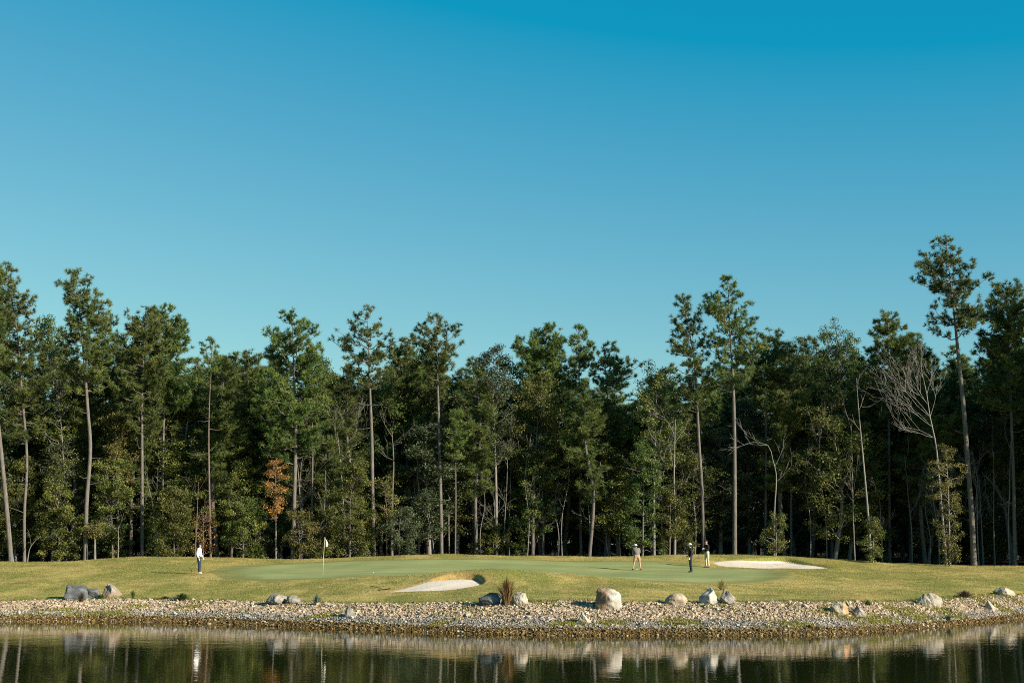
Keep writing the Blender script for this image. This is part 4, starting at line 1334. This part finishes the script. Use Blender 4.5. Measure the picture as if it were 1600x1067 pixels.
PROTO = {}
rg = np.random.default_rng(5)
for k in range(5):
    hgt = 20.0
    sway = rg.normal(0, 0.35, 4)
    pts = np.array([(0, 0, -0.3), (sway[0], sway[1], 7), (sway[2], sway[3], 13), (sway[0] * 0.5, 0, hgt)])
    w_ = rg.uniform(2.1, 3.1)
    pr = [(hgt, -0.3, 0.3), (hgt - 1.5, -w_ * 0.6, w_ * 0.55), (hgt - 4, -w_, w_ * 0.95), (hgt - 7, -w_ * 0.9, w_), (hgt - 10.5, -w_ * 0.8, w_ * 0.8), (hgt - 13.5, -w_ * 0.5, w_ * 0.6)]
    PROTO['pine', k] = ('pine_tree', build_pine(pts, 0.19, pr, 1.05, rg, 0.33, 5), BARK_PINE, [NEEDLE, NEEDLE, NEEDLE_B, NEEDLE, NEEDLE][k])
for k in range(5):
    hgt = 15.0
    sway = rg.normal(0, 0.4, 4)
    pts = np.array([(0, 0, -0.3), (sway[0], sway[1], 5), (sway[2], sway[3], 10), (sway[0], 0, hgt - 1.5)])
    w_ = rg.uniform(2.4, 3.3)
    pr = [(hgt, -0.8, 0.9), (hgt - 2, -w_ * 0.75, w_ * 0.7), (hgt - 5, -w_, w_), (hgt - 9, -w_ * 0.95, w_), (2.6, -w_ * 0.6, w_ * 0.7)]
    PROTO['leaf', k] = ('broadleaf_tree', build_leafy(pts, 0.17, pr, 22000, rg, 0.155, 0.6, twig=False), [BARK_OAK, BARK_PALE][k % 2], [LEAF_D, LEAF_O, LEAF_D, LEAF_G, LEAF_O, LEAF_D][k])
for k in range(4):
    w_ = rg.uniform(1.5, 2.1)
    pts = np.array([(0, 0, -0.2), (0.1, 0, 1.2), (0, 0.1, 2.6)])
    pr = [(4.0, -0.5, 0.5), (3.0, -w_ * 0.7, w_ * 0.7), (1.8, -w_, w_), (0.5, -w_ * 0.9, w_ * 0.9)]
    PROTO['shrub', k] = ('shrub', build_leafy(pts, 0.06, pr, 8500, rg, 0.125, 0.45, up=25), BARK_OAK, [LEAF_D, LEAF_O, LEAF_G, LEAF_Y][k])
MESH = {}
for key, (nm, parts, bk, lf) in PROTO.items():
    MESH[key] = (nm, [('trunk', wood(parts[0], parts[1]).mesh('trunk', bk, True)), ('crown', parts[2].mesh('crown', lf))])
first = {}


def put(key, x, y, s, sz, label, group, cat='tree'):
    loc = (x, y, h1(x, y))
    rz = rg.uniform(0, 2 * math.pi)
    nm, parts = MESH[key]
    if key not in first:
        r = thing(nm, label, cat, loc, rz, group)
        for pn, me in parts:
            link(pn, me, r)
        first[key] = r
        r.scale = (s, s, sz)
    else:
        c_ = copy_tree(first[key], loc, rz, (s, s, sz), label, group)
        c_['category'] = cat
        c_.rotation_euler = (rg.normal(0, 0.022), rg.normal(0, 0.028), rz)


MARKS = [(-60, 'left edge of the picture'), (40, 'crooked far left pine'), (135, 'swaying left pine'), (222, 'straight broad pine'), (255, 'pair of close pine trunks'), (328, 'red stemmed pine'), (392, 'blunt dark crowned pine'),
         (431, 'rusty orange tree'), (460, 'two armed pine'), (505, 'flagstick'), (583, 'tall clean pine'), (635, 'grey green bush'), (690, 'fan crowned pine'), (775, 'twiggy topped oak'), (850, 'dense bright green pine'), (905, 'narrow dark pine'),
         (950, 'flat crowned pine'), (1005, 'tapering holly'), (1054, 'pale forked trunk'), (1098, 'slender wispy pine'), (1148, 'tallest central pine'), (1212, 'pale bent leafless tree'), (1300, 'ragged dark broadleaf tree'), (1362, 'leaning pale stem'),
         (1440, 'large leafless tree'), (1520, 'tallest right pine'), (1586, 'dark trunked right pine'), (1660, 'right edge of the picture')]


def where(px, D):
    m_ = min(MARKS, key=lambda q: abs(q[0] - px))[1]
    return ('close behind the ' if D < 117 else 'behind the ' if D < 130 else 'far behind the ') + m_




def canopy(px):            # pixel height of the general canopy top
    return np.interp(px, [-400, 0, 100, 200, 300, 420, 560, 700, 800, 900, 1000, 1100, 1200, 1300, 1450, 1560, 1700, 2100], [510, 520, 560, 540, 570, 560, 575, 570, 580, 590, 615, 585, 560, 560, 560, 520, 500, 490])


for D, step, pp in ((111, 3.2, 0.35), (115, 3.4, 0.5), (120, 3.6, 0.5), (126, 4.0, 0.5), (133, 4.2, 0.4), (141, 4.4, 0.3), (150, 4.6, 0.2), (160, 4.6, 0.1)):
    x = -50.0 - 0.25 * D * 0.3
    while x < 58 + (D - 110) * 0.35:
        xx, yy = x + rg.normal(0, 0.9), D + rg.normal(0, 1.3)
        px = CX + FPX * xx / (yy * CP)
        yy -= np.interp(px, [0, 300, 700], [4.5, 3.0, 0]) if D < 122 else 0
        ztop = z_at(canopy(px) + rg.uniform(-12, 45), yy) - 2.2
        if rg.random() < pp:
            s = ztop / 20.0 * rg.uniform(0.97, 1.05)
            put(('pine', int(rg.integers(5))), xx, yy, max(0.8, s) * rg.uniform(0.95, 1.2), s, 'pine in the forest ' + where(px, yy), 'pines deep in the forest')
        else:
            s = min(ztop, 17.5) / 15.0 * rg.uniform(0.66, 1.0)
            put(('leaf', int(rg.integers(5))), xx, yy, rg.uniform(0.85, 1.2), s, 'leafy tree in the forest ' + where(px, yy), 'leafy trees deep in the forest')
        x += step * rg.uniform(0.75, 1.25)
for px, top in [(300, 566), (335, 560), (362, 556), (418, 560), (508, 566), (540, 575), (616, 548), (655, 546), (735, 582), (792, 566), (880, 575), (968, 596), (1012, 596), (1042, 578), (1262, 530), (1335, 535), (1352, 548), (1440, 530), (1462, 522), (70, 500), (190, 505)]:
    D = rg.uniform(116, 119)
    zt_ = z_at(top, D) - 2.2
    kd = 'pine' if rg.random() < 0.6 else 'leaf'
    s = zt_ / (20.0 if kd == 'pine' else 15.0)
    put((kd, int(rg.integers(5))), x_at(px, D), D, rg.uniform(1.05, 1.25) if kd == 'pine' else rg.uniform(0.95, 1.15), s, ('pine' if kd == 'pine' else 'leafy tree') + ' topping the canopy ' + where(px, D), 'trees topping the canopy')
for k in range(13):
    px = rg.uniform(-40, 560)
    D = np.interp(px, [0, 300, 600, 900], [106.5, 108.5, 111, 112]) + rg.normal(0, 0.6)
    put(('leaf', int(rg.choice([1, 4, 1, 3, 0]))), x_at(px, D), D, rg.uniform(0.62, 0.8), rg.uniform(0.45, 0.72), 'sunlit midstorey tree ' + where(px, D), 'midstorey trees at the left forest edge')
for D, step in ((110.5, 3.0), (115, 3.2), (122, 3.4), (130, 3.2), (140, 3.2), (152, 3.0), (166, 3.0)):
    x = -56.0
    while x < 68:
        xx, yy = x + rg.normal(0, 0.8), D + rg.normal(0, 0.9)
        px = CX + FPX * xx / (yy * CP)
        yy -= np.interp(px, [0, 300, 600], [5.0, 3.0, 0]) if D < 112 else 0
        s = rg.uniform(0.6, 1.15) * (0.8 if px > 700 else 1.1) * (1.5 if D > 125 else 1)
        if D < 118 and px > 620 and rg.random() < 0.65:
            x += step
            continue
        put(('shrub', int(rg.choice([0, 0, 1, 1, 2, 3]) if D < 112 and px < 700 else rg.choice([0, 1]))), xx, yy, s, s * rg.uniform(0.8, 1.25), 'shaded understorey shrub ' + where(px, yy), 'shrubs under the forest', 'shrub')
        x += step * rg.uniform(0.7, 1.4)
for k in range(3):
    pts = np.array([(0, 0, -0.2), (rg.normal(0, 0.15), 0, 2.2), (rg.normal(0, 0.4), 0, 4.6), (rg.normal(0, 0.6), 0, 7.0)])
    st = [(rg.uniform(0.4, 0.95), (rg.choice([-1, 1]) * rg.uniform(0.4, 1), rg.normal(0, 0.4), rg.uniform(0.4, 1)), rg.uniform(0.7, 1.6)) for _ in range(7)]
    tr, br = build_bare(pts, 0.075, st, rg, 3, 0.4)
    MESH['stem', k] = ('bare_sapling', [('trunk', wood(tr, br).mesh('trunk', BARK_PALE, True))])
for k in range(34):
    px = rg.uniform(20, 1600) if k % 2 else rg.uniform(600, 1580)
    D = np.interp(px, [0, 300, 600, 900, 1300, 1600], [104, 106, 108, 110, 107.5, 105.5]) + rg.uniform(0, 3)
    s = rg.uniform(0.7, 1.5)
    put(('stem', k % 3), x_at(px, D), D, rg.uniform(0.6, 1.0), s, 'thin pale leafless sapling ' + where(px, D), 'thin leafless saplings in the forest shade')
# the forest goes on beyond the right and left of the frame
for xx, yy in [(43, 100), (46, 104), (49, 98), (52, 102), (55, 97), (58, 103), (61, 99), (65, 96), (69, 101), (47, 108), (54, 108), (62, 107), (72, 96), (75, 102)]:
    s = rg.uniform(1.15, 1.35)
    put(('pine', int(rg.integers(5))), xx, yy, s, s, 'pine beyond the right edge of the picture', 'pines beyond the right edge')
    put(('leaf', int(rg.integers(5))), xx + rg.uniform(-2, 2), yy + rg.uniform(1, 3), 1.1, rg.uniform(0.8, 1.05), 'leafy tree beyond the right edge of the picture', 'leafy trees beyond the right edge')
for xx, yy in [(-42, 99), (-46, 102), (-50, 98), (-55, 101), (-60, 99)]:
    s = rg.uniform(1.0, 1.2)
    put(('pine', int(rg.integers(5))), xx, yy, s, s, 'pine beyond the left edge of the picture', 'pines beyond the left edge')
    put(('leaf', int(rg.integers(5))), xx + rg.uniform(-2, 2), yy + rg.uniform(1, 3), 1.0, rg.uniform(0.7, 1.0), 'leafy tree beyond the left edge of the picture', 'leafy trees beyond the left edge')
# ------------------------------------------------------------------ flagstick, rake, balls
def lathe_into(mb, prof, seg=16, c=(0, 0, 0), v=0.0):
    P = np.array(prof, float)
    a = np.arange(seg) / seg * 2 * math.pi
    V = np.stack([P[:, 0:1] * np.cos(a) + c[0], P[:, 0:1] * np.sin(a) + c[1], np.repeat(P[:, 1:2], seg, 1) + c[2]], -1)
    i = np.arange(len(P) - 1)[:, None] * seg
    j = np.arange(seg)[None]
    k = (j + 1) % seg
    mb.add(V.reshape(-1, 3), np.stack([i + j, i + k, i + seg + k, i + seg + j], -1).reshape(-1, 4), v)


def ellipsoid_into(mb, c, r, sub=2, zmin=None):
    V, F = ico_sphere(sub)
    if zmin is not None:
        V = V.copy()
        V[:, 2] = np.maximum(V[:, 2], zmin)
    mb.add(V * np.array(r) + np.array(c), F)


M_YEL = plain('yellow_pole_paint', (0.55, 0.52, 0.30), 0.45, 0.06)
M_FLAG = plain('white_flag_cloth', (0.78, 0.78, 0.76), 0.8, 0.04)
M_BLACK = plain('black_plastic', (0.015, 0.016, 0.016), 0.5, 0.2)
M_STEEL = plain('steel_shaft', (0.35, 0.35, 0.35), 0.3, 0.1)
M_DARKST = plain('dark_shaft', (0.04, 0.045, 0.04), 0.35, 0.1)
M_WHITE = plain('white_ball_cover', (0.8, 0.8, 0.8), 0.3, 0.02)
g = ground_px(504.5, 896)
g[2] = h1(g[0], g[1]) + 0.014
fs = thing('flagstick', 'yellow flagstick with a limp white flag standing on the putting green', 'flagstick', g)
mb = MB()
tube_into(mb, [(0, 0, -0.1), (0.02, 0, 1.0), (0.075, 0, 2.12)], [0.014, 0.012, 0.010], 8, cap=True)
mb.build('pole', M_YEL, fs, True)
mb = MB()
nu, nv = 9, 14
U, Vv = np.meshgrid(np.linspace(0, 1, nu), np.linspace(0, 1, nv))
wid = 0.03 + 0.12 * np.sin(np.clip(Vv * 1.15, 0, 1) * 1.9) ** 1.0 * (1 - 0.55 * np.clip((Vv - 0.75) / 0.25, 0, 1))
FX = 0.085 + U * wid + 0.05 * Vv
FY = 0.05 * np.sin(U * 7.5 + Vv * 1.5) * (0.3 + Vv)
FZ = 2.10 - 0.54 * Vv - 0.10 * U * (1 - Vv) + 0.0 * U
fv = np.stack([FX, FY, FZ], -1).reshape(-1, 3)
ii = (np.arange(nv - 1)[:, None] * nu + np.arange(nu - 1)[None]).ravel()
mb.add(fv, np.stack([ii, ii + 1, ii + nu + 1, ii + nu], -1))
o = mb.build('flag', M_FLAG, fs, True)
sm = o.modifiers.new('thickness', 'SOLIDIFY')
sm.thickness = 0.006
mb = MB()
lathe_into(mb, [(0.054, 0.004), (0.058, 0.004), (0.058, -0.1), (0.054, -0.1), (0.054, 0.004)], 18)
mb.build('cup_liner', M_WHITE, fs, True)

a, b_ = ground_px(592, 921.8), ground_px(609, 919.5)
mid = (a + b_) / 2
rk = thing('bunker_rake', 'dark bunker rake lying at the left end of the front sand bunker', 'rake', (mid[0], mid[1], mid[2] + 0.03))
d = (b_ - a) / 2
mb = MB()
tube_into(mb, [-d, d], [0.03, 0.03], 8, cap=True)
mb.build('head', M_BLACK, rk, True)
for k in range(11):
    mb = MB()
    p = -d + 2 * d * k / 10
    tube_into(mb, [p, p + np.array([0, -0.03, -0.05]), p + np.array([0, -0.04, -0.09])], [0.009, 0.007, 0.004], 5, cap=True)
    mb.build('tine', M_BLACK, rk, True)
e_ = ground_px(579, 915.5)
mb = MB()
tube_into(mb, [np.zeros(3), (e_ - mid) / 2 + np.array([0, 0, 0.02]), e_ - mid + np.array([0, 0, 0.0])], [0.016, 0.016, 0.016], 6, cap=True)
mb.build('handle', plain('green_rake_handle', (0.10, 0.13, 0.08), 0.5), rk, True)


def ball(px, py, label, lift=0.0):
    g = ground_px(px, py)
    mb = MB()
    ellipsoid_into(mb, (0, 0, 0.0225), (0.0225,) * 3, 3)
    o = mb.build('golf_ball', M_WHITE, None, True)
    o.location = (g[0], g[1], g[2] + lift)
    tag(o, label, 'golf ball', 'golf balls on the grass')


ball(583, 894.5, 'white golf ball on the green right of the flagstick', 0.014)
ball(1518, 908.5, 'white golf ball on the open lawn below the tallest right pine')

# ------------------------------------------------------------------ people
def skin(name, V, E, Rd, material, parent, root=0, sub=1):
    me = bpy.data.meshes.new(name)
    me.from_pydata([tuple(v) for v in V], E, [])
    o = bpy.data.objects.new(name, me)
    COL.objects.link(o)
    md = o.modifiers.new('skin', 'SKIN')
    md.use_smooth_shade = True
    sv = me.skin_vertices[0].data
    for i, r in enumerate(Rd):
        sv[i].radius = r if isinstance(r, tuple) else (r, r)
        sv[i].use_root = (i == root)
    s2 = o.modifiers.new('sub', 'SUBSURF')
    s2.levels = s2.render_levels = sub
    dg = bpy.context.evaluated_depsgraph_get()
    m2 = bpy.data.meshes.new_from_object(o.evaluated_get(dg))
    bpy.data.objects.remove(o)
    m2.name = name
    m2.materials.clear()
    m2.materials.append(material)
    for p in m2.polygons:
        p.use_smooth = True
    return link(name, m2, parent)


SKINM = plain('skin', (0.50, 0.30, 0.21), 0.5, 0.06)
M_HAIR = plain('dark_hair', (0.025, 0.018, 0.012), 0.6, 0.3)
M_EYE = plain('eye_dark', (0.02, 0.015, 0.012), 0.3, 0.1)
M_LIP = plain('lips', (0.40, 0.17, 0.14), 0.5, 0.05)


def person(label, px, py, rz, joints, outfit, height=1.72):
    g = ground_px(px, py)
    ins = bool(in_poly(np.array([g[0]]), np.array([g[1]]), GREEN)[0])
    J = dict(pelvis=(0, 0, .95), spine=(0, 0, 1.10), chest=(-.01, 0, 1.28), neckb=(0, 0, 1.44), neck=(.015, 0, 1.50), jaw=(.03, 0, 1.555), head=(.025, 0, 1.63), crown=(.02, 0, 1.70),
             hipL=(0, .095, .90), kneeL=(.02, .10, .50), ankL=(-.02, .105, .085), heelL=(-.05, .105, .045), toeL=(.16, .125, .035),
             hipR=(0, -.095, .90), kneeR=(.02, -.10, .50), ankR=(-.02, -.105, .085), heelR=(-.05, -.105, .045), toeR=(.16, -.125, .035),
             shL=(0, .175, 1.405), elL=(-.02, .225, 1.13), wrL=(.06, .23, .89), shR=(0, -.175, 1.405), elR=(-.02, -.225, 1.13), wrR=(.06, -.23, .89),
             hdL=(.3, 0, -1), hdR=(.3, 0, -1), face=(1, 0, 0))
    J.update(joints)
    J = {k: np.array(v, float) for k, v in J.items()}
    s = height / 1.74
    root = thing('person', label, 'person', (g[0], g[1], g[2] + (0.014 if ins else 0.005)), rz)
    root.scale = (s, s, s)
    fc = J['face'] / np.linalg.norm(J['face'])
    sdv = np.array([-fc[1], fc[0], 0])
    V, E, Rd, ix = [], [], [], {}

    def add(name, p, r, prev=None):
        V.append(np.array(p))
        Rd.append(r)
        ix[name] = len(V) - 1
        if prev is not None:
            E.append((ix[prev], len(V) - 1))

    add('pelvis', J['pelvis'], (.105, .09))
    add('spine', J['spine'], (.10, .085), 'pelvis')
    add('chest', J['chest'], (.12, .095), 'spine')
    add('neckb', J['neckb'], .065, 'chest')
    add('neck', J['neck'], .052, 'neckb')
    add('jaw', J['jaw'], .07, 'neck')
    add('head', J['head'], .085, 'jaw')
    add('crown', J['crown'], .065, 'head')
    add('nose', J['head'] + fc * .108 + np.array([0, 0, -.035]), .012, 'head')
    for S in 'LR':
        sg = 1 if S == 'L' else -1
        add('ear' + S, J['head'] + sdv * sg * .088 + np.array([0, 0, -.02]), .014, 'head')
        add('hip' + S, J['hip' + S], .085, 'pelvis')
        add('knee' + S, J['knee' + S], .058, 'hip' + S)
        add('ank' + S, J['ank' + S] + np.array([0, 0, .02]), .034, 'knee' + S)
        add('toe' + S, J['ank' + S] * .5 + J['toe' + S] * .5, .02, 'ank' + S)
        add('sh' + S, J['sh' + S], .062, 'chest')
        add('el' + S, J['el' + S], .042, 'sh' + S)
        add('wr' + S, J['wr' + S], .028, 'el' + S)
        hd = J['hd' + S] / np.linalg.norm(J['hd' + S])
        lat = np.cross(hd, np.array([0, 1.0, 0]))
        lat /= np.linalg.norm(lat) + 1e-9
        if lat[0] < 0:
            lat = -lat
        inn = np.cross(hd, lat)
        if inn[1] * sg > 0:
            inn = -inn
        pm = J['wr' + S] + hd * .075
        add('palm' + S, pm, (.036, .018), 'wr' + S)
        for k, (off, ln) in enumerate(((.030, .068), (.010, .078), (-.010, .073), (-.029, .058))):
            b0 = pm + hd * .028 + lat * off
            add(f'f{S}{k}a', b0, .0095, 'palm' + S)
            add(f'f{S}{k}b', b0 + hd * ln * .5 + inn * .012, .009, f'f{S}{k}a')
            add(f'f{S}{k}c', b0 + hd * ln * .8 + inn * .045, .0075, f'f{S}{k}b')
        add(f't{S}a', J['wr' + S] + hd * .04 + lat * .035 + inn * .008, .011, 'palm' + S)
        add(f't{S}b', J['wr' + S] + hd * .078 + lat * .056 + inn * .026, .009, f't{S}a')
    skin('body', V, E, Rd, outfit.get('skin', SKINM), root, 0, 2)
    # top
    def sub(name, items, edges, m):
        names = [i[0] for i in items]
        return skin(name, [i[1] for i in items], [(names.index(a), names.index(b)) for a, b in edges], [i[2] for i in items], m, root, 0, 2)
    k = outfit.get('puff', 1.0)
    sleeve = outfit.get('sleeve', 1.0)
    items = [('pelvis', J['pelvis'] + np.array([0, 0, -.03]), (.16 * k, .15 * k)), ('spine', J['spine'], (.15 * k, .128 * k)), ('chest', J['chest'], (.165 * k, .138 * k)), ('neckb', J['neckb'] + np.array([0, 0, .01]), (.085, .08))]
    ed = [('pelvis', 'spine'), ('spine', 'chest'), ('chest', 'neckb')]
    for S in 'LR':
        wr = J['el' + S] + (J['wr' + S] - J['el' + S]) * max(0.0, (sleeve - .5) * 2) * .93
        items += [('sh' + S, J['sh' + S], .082 * k), ('el' + S, J['el' + S], .062 * k)]
        ed += [('chest', 'sh' + S), ('sh' + S, 'el' + S)]
        if sleeve > .6:
            items.append(('wr' + S, wr, .044 * k))
            ed.append(('el' + S, 'wr' + S))
    sub('top', items, ed, outfit['top'])
    items = [('pelvis', J['pelvis'], (.145, .125)), ('waist', J['spine'], (.14, .118))]
    ed = [('pelvis', 'waist')]
    for S in 'LR':
        items += [('hip' + S, J['hip' + S], .112), ('knee' + S, J['knee' + S] if not outfit.get('shorts') else J['hip' + S] + (J['knee' + S] - J['hip' + S]) * .85, .078 if not outfit.get('shorts') else .092)]
        ed += [('pelvis', 'hip' + S), ('hip' + S, 'knee' + S)]
        if not outfit.get('shorts'):
            items.append(('ank' + S, J['ank' + S] + np.array([0, 0, -.01]), .062))
            ed.append(('knee' + S, 'ank' + S))
    sub('shorts' if outfit.get('shorts') else 'trousers', items, ed, outfit['legs'])
    for S in 'LR':
        hl, te, an = J['heel' + S], J['toe' + S], J['ank' + S]
        sh = sub('shoe', [('m', hl * .55 + te * .45 + np.array([0, 0, .012]), (.046, .042)), ('h', hl + np.array([0, 0, .0]), (.040, .044)), ('t', te, (.042, .032)), ('a', an * np.array([1, 1, 1.0]), (.042, .042))],
                 [('m', 'h'), ('m', 't'), ('h', 'a')], outfit['shoe'])
        if S in outfit.get('glove', ''):
            hd = J['hd' + S] / np.linalg.norm(J['hd' + S])
            sub('glove', [('w', J['wr' + S] + hd * .005, .034), ('p', J['wr' + S] + hd * .075, (.044, .030)), ('f', J['wr' + S] + hd * .135, (.036, .026))], [('w', 'p'), ('p', 'f')], M_GLOVE)
    # cap
    hc = J['head'] + np.array([0, 0, .032])
    q = math.atan2(fc[1], fc[0])
    mb = MB()
    V2, F2 = ico_sphere(3)
    V2 = V2.copy()
    V2[:, 2] = np.maximum(V2[:, 2], -0.12)
    mb.add(V2 * np.array([.112, .098, .098]), F2)
    cap = mb.build('cap', outfit['cap'], root, True)
    cap.location = hc
    cap.rotation_euler = (0, R(outfit.get('captilt', 0)), q)
    mb = MB()
    A = np.linspace(-1.15, 1.15, 9)
    inner = np.stack([np.cos(A) * .104, np.sin(A) * .092, np.full(9, .002)], -1)
    outer = np.stack([.085 + np.cos(A) * .105, np.sin(A) * .082, -.012 - .012 * np.abs(np.sin(A))], -1)
    vt = np.vstack([inner, outer, inner - (0, 0, .008), outer - (0, 0, .008)])
    F = []
    for i in range(8):
        F += [[i, i + 1, i + 10, i + 9], [i + 18, i + 27, i + 28, i + 19], [i + 9, i + 10, i + 28, i + 27]]
    mb.add(vt, np.array(F))
    mb.build('bill', outfit.get('bill', outfit['cap']), cap, True)
    mb = MB()
    back = J['head'] - fc * .028 + np.array([0, 0, -.025])
    ellipsoid_into(mb, back, (.098, .092, .088), 3)
    if outfit.get('ponytail'):
        tube_into(mb, [back - fc * .08 + np.array([0, 0, .01]), back - fc * .12 + np.array([0, 0, -.06]), back - fc * .105 + np.array([0, 0, -.2])], [.035, .04, .012], 8)
    mb.build('hair', outfit.get('hair', M_HAIR), root, True)
    for sg in (-1, 1):
        mb = MB()
        ellipsoid_into(mb, J['head'] + fc * .083 + sdv * sg * .032 + np.array([0, 0, -.004]), (.010, .010, .007), 2)
        mb.build('eye', M_EYE, root, True)
    mb = MB()
    ellipsoid_into(mb, J['jaw'] + fc * .072 + np.array([0, 0, .008]), (.010, .010, .006) if abs(fc[0]) > .7 else (.018, .010, .006), 2)
    mb.build('mouth', M_LIP, root, True)
    bpy.context.view_layer.update()
    return root


def club(label, pivot, head_dir, shaft_m, grip_end=0.25, length=0.9, kind='iron'):
    """golf club: grip at pivot, shaft along head_dir to the head"""
    d = np.array(head_dir, float)
    d /= np.linalg.norm(d)
    c = thing('golf_club', label, 'golf club', tuple(pivot), 0, 'golf clubs in the golfers\' hands')
    mb = MB()
    tube_into(mb, [-d * .02, d * grip_end], [0.014, 0.011], 8, cap=True)
    mb.build('grip', M_BLACK, c, True)
    mb = MB()
    tube_into(mb, [d * grip_end * .98, d * length], [0.008, 0.006], 6, cap=True)
    mb.build('shaft', shaft_m, c, True)
    mb = MB()
    side = np.cross(d, np.array([0, 1.0, 0.15]))
    side /= np.linalg.norm(side)
    p = d * length
    tube_into(mb, [p - side * .012 - d * .01, p + side * .035 + d * .012, p + side * .10 + d * .02], [0.012, 0.024, 0.027], 8, cap=True)
    mb.build('head', shaft_m, c, True)
    return c


M_GLOVE = plain('white_glove', (0.8, 0.8, 0.78), 0.7, 0.05)
C_WHITE = plain('white_sweater', (0.78, 0.77, 0.76), 0.9, 0.05)
C_NAVY = plain('navy_cloth', (0.016, 0.026, 0.05), 0.9, 0.2)
C_NAVY2 = plain('navy_trousers', (0.02, 0.035, 0.055), 0.9, 0.2)
C_BLACK = plain('black_top_cloth', (0.012, 0.012, 0.013), 0.9, 0.2)
C_KHAKI = plain('beige_trousers', (0.46, 0.39, 0.27), 0.9, 0.08)
C_TAN = plain('tan_shorts', (0.38, 0.25, 0.15), 0.9, 0.08)
C_GREYP = plain('grey_patterned_shirt', (0.15, 0.14, 0.125), 0.9, 0.45, 60)
C_CAPW = plain('white_cap_cloth', (0.72, 0.72, 0.70), 0.8, 0.05)
C_CAPG = plain('pale_grey_cap_cloth', (0.52, 0.53, 0.52), 0.8, 0.08)
C_CAPK = plain('dark_cap_cloth', (0.04, 0.032, 0.026), 0.8, 0.1)
C_SHOEW = plain('white_shoe', (0.72, 0.72, 0.70), 0.5, 0.05)
C_SHOEB = plain('dark_shoe', (0.02, 0.022, 0.03), 0.5, 0.1)
SKINT = plain('tanned_skin', (0.44, 0.25, 0.16), 0.5, 0.06)

p1 = person('person in a white sweater, navy trousers and navy cap facing right', 310.5, 895.5, R(-8),
            dict(elL=(-.04, .23, 1.12), wrL=(.17, .16, .93), hdL=(.5, -.1, -1), elR=(-.06, -.22, 1.12), wrR=(.06, -.20, .88), hdR=(.15, .1, -1), ankR=(.05, -.10, .085), heelR=(.02, -.10, .045), toeR=(.23, -.12, .035), kneeR=(.06, -.10, .50)),
            dict(top=C_WHITE, legs=C_NAVY2, shoe=C_SHOEW, cap=C_NAVY, ponytail=True, puff=1.12, glove='LR'), 1.76)
p2 = person('person in a grey patterned shirt and white cap stooping to putt, back to the camera', 995.5, 890.3, R(93),
            dict(pelvis=(-.04, 0, .92), spine=(.0, 0, 1.06), chest=(.10, 0, 1.22), neckb=(.19, .01, 1.36), neck=(.215, .02, 1.415), jaw=(.235, .04, 1.46), head=(.245, .05, 1.53), crown=(.25, .05, 1.60),
                 hipL=(-.03, .10, .87), kneeL=(.03, .19, .48), ankL=(-.03, .25, .085), heelL=(-.06, .25, .045), toeL=(.14, .30, .035), hipR=(-.03, -.10, .87), kneeR=(.03, -.17, .48), ankR=(-.03, -.23, .085), heelR=(-.06, -.23, .045), toeR=(.14, -.28, .035),
                 shL=(.13, .19, 1.32), elL=(.22, .24, 1.06), wrL=(.36, .06, .86), hdL=(.2, -.2, -1), shR=(.13, -.17, 1.32), elR=(.22, -.20, 1.06), wrR=(.36, -.02, .80), hdR=(.2, .1, -1), face=(.25, 1, -.1)),
            dict(top=C_GREYP, legs=C_TAN, shorts=True, shoe=C_SHOEB, cap=C_CAPW, sleeve=.5, skin=SKINT, puff=1.05, hair=M_HAIR), 1.72)
p3 = person('person in a black top, navy trousers and pale cap facing left', 1079.5, 893.5, R(176),
            dict(elL=(-.05, .225, 1.12), wrL=(.07, .22, .88), hdL=(.15, -.1, -1), elR=(-.02, -.22, 1.12), wrR=(.16, -.14, .98), hdR=(.6, .3, -.4), ankL=(-.05, .105, .085), heelL=(-.08, .105, .045), toeL=(.13, .125, .035), kneeL=(0, .10, .5)),
            dict(top=C_BLACK, legs=C_NAVY2, shoe=C_SHOEB, cap=C_CAPG, glove='L'), 1.74)
p4 = person('person in a black top and beige trousers facing left with hands raised to the chest', 1105, 886, R(205),
            dict(elL=(.04, .25, 1.14), wrL=(.26, .12, 1.20), hdL=(.8, -.6, .1), elR=(.04, -.25, 1.14), wrR=(.26, -.10, 1.17), hdR=(.8, .6, .1), neck=(.02, 0, 1.50), jaw=(.045, 0, 1.55), head=(.05, 0, 1.625), crown=(.04, 0, 1.70),
                 hipL=(0, .10, .90), ankL=(-.02, .16, .085), heelL=(-.05, .16, .045), toeL=(.16, .19, .035), kneeL=(.02, .13, .5), hipR=(0, -.10, .9), ankR=(-.02, -.15, .085), heelR=(-.05, -.15, .045), toeR=(.16, -.18, .035), kneeR=(.02, -.13, .5), face=(1, .2, -.15)),
            dict(top=C_BLACK, legs=C_KHAKI, shoe=C_SHOEB, cap=C_CAPK, glove='L', puff=1.08), 1.78)


def hand_world(p, xyz):
    return np.array(p.matrix_world @ Vector(xyz))


h = hand_world(p1, (.075, -.19, .79))
club('dark putter held back by the person in the white sweater, upper of two', h, (-.62, -.12, -.48), M_DARKST, .2, .68)
club('dark wedge held back by the person in the white sweater, lower of two', h + np.array([.0, -.03, -.02]), (-.42, -.15, -.58), M_DARKST, .2, .72)
h = hand_world(p2, (.39, .02, .74))
gz = h1(h[0], h[1]) + 0.014
club('putter gripped low by the stooping person in the patterned shirt', h + np.array([0, 0, .10]), (0.02, .22, -1), M_STEEL, .25, (h[2] + .10 - gz) / 0.99 - 0.02)
h = hand_world(p3, (.085, .20, .79))
club('steel club tucked up behind the person in black with the pale cap', h + np.array([-.05, 0, -.07]), (.30, -.03, .62), M_STEEL, .25, .82)
h = hand_world(p4, (.31, .03, 1.17))
club('dark club held down across the waist by the person in beige trousers', h, (-.38, -.1, -.55), M_DARKST, .25, .66)
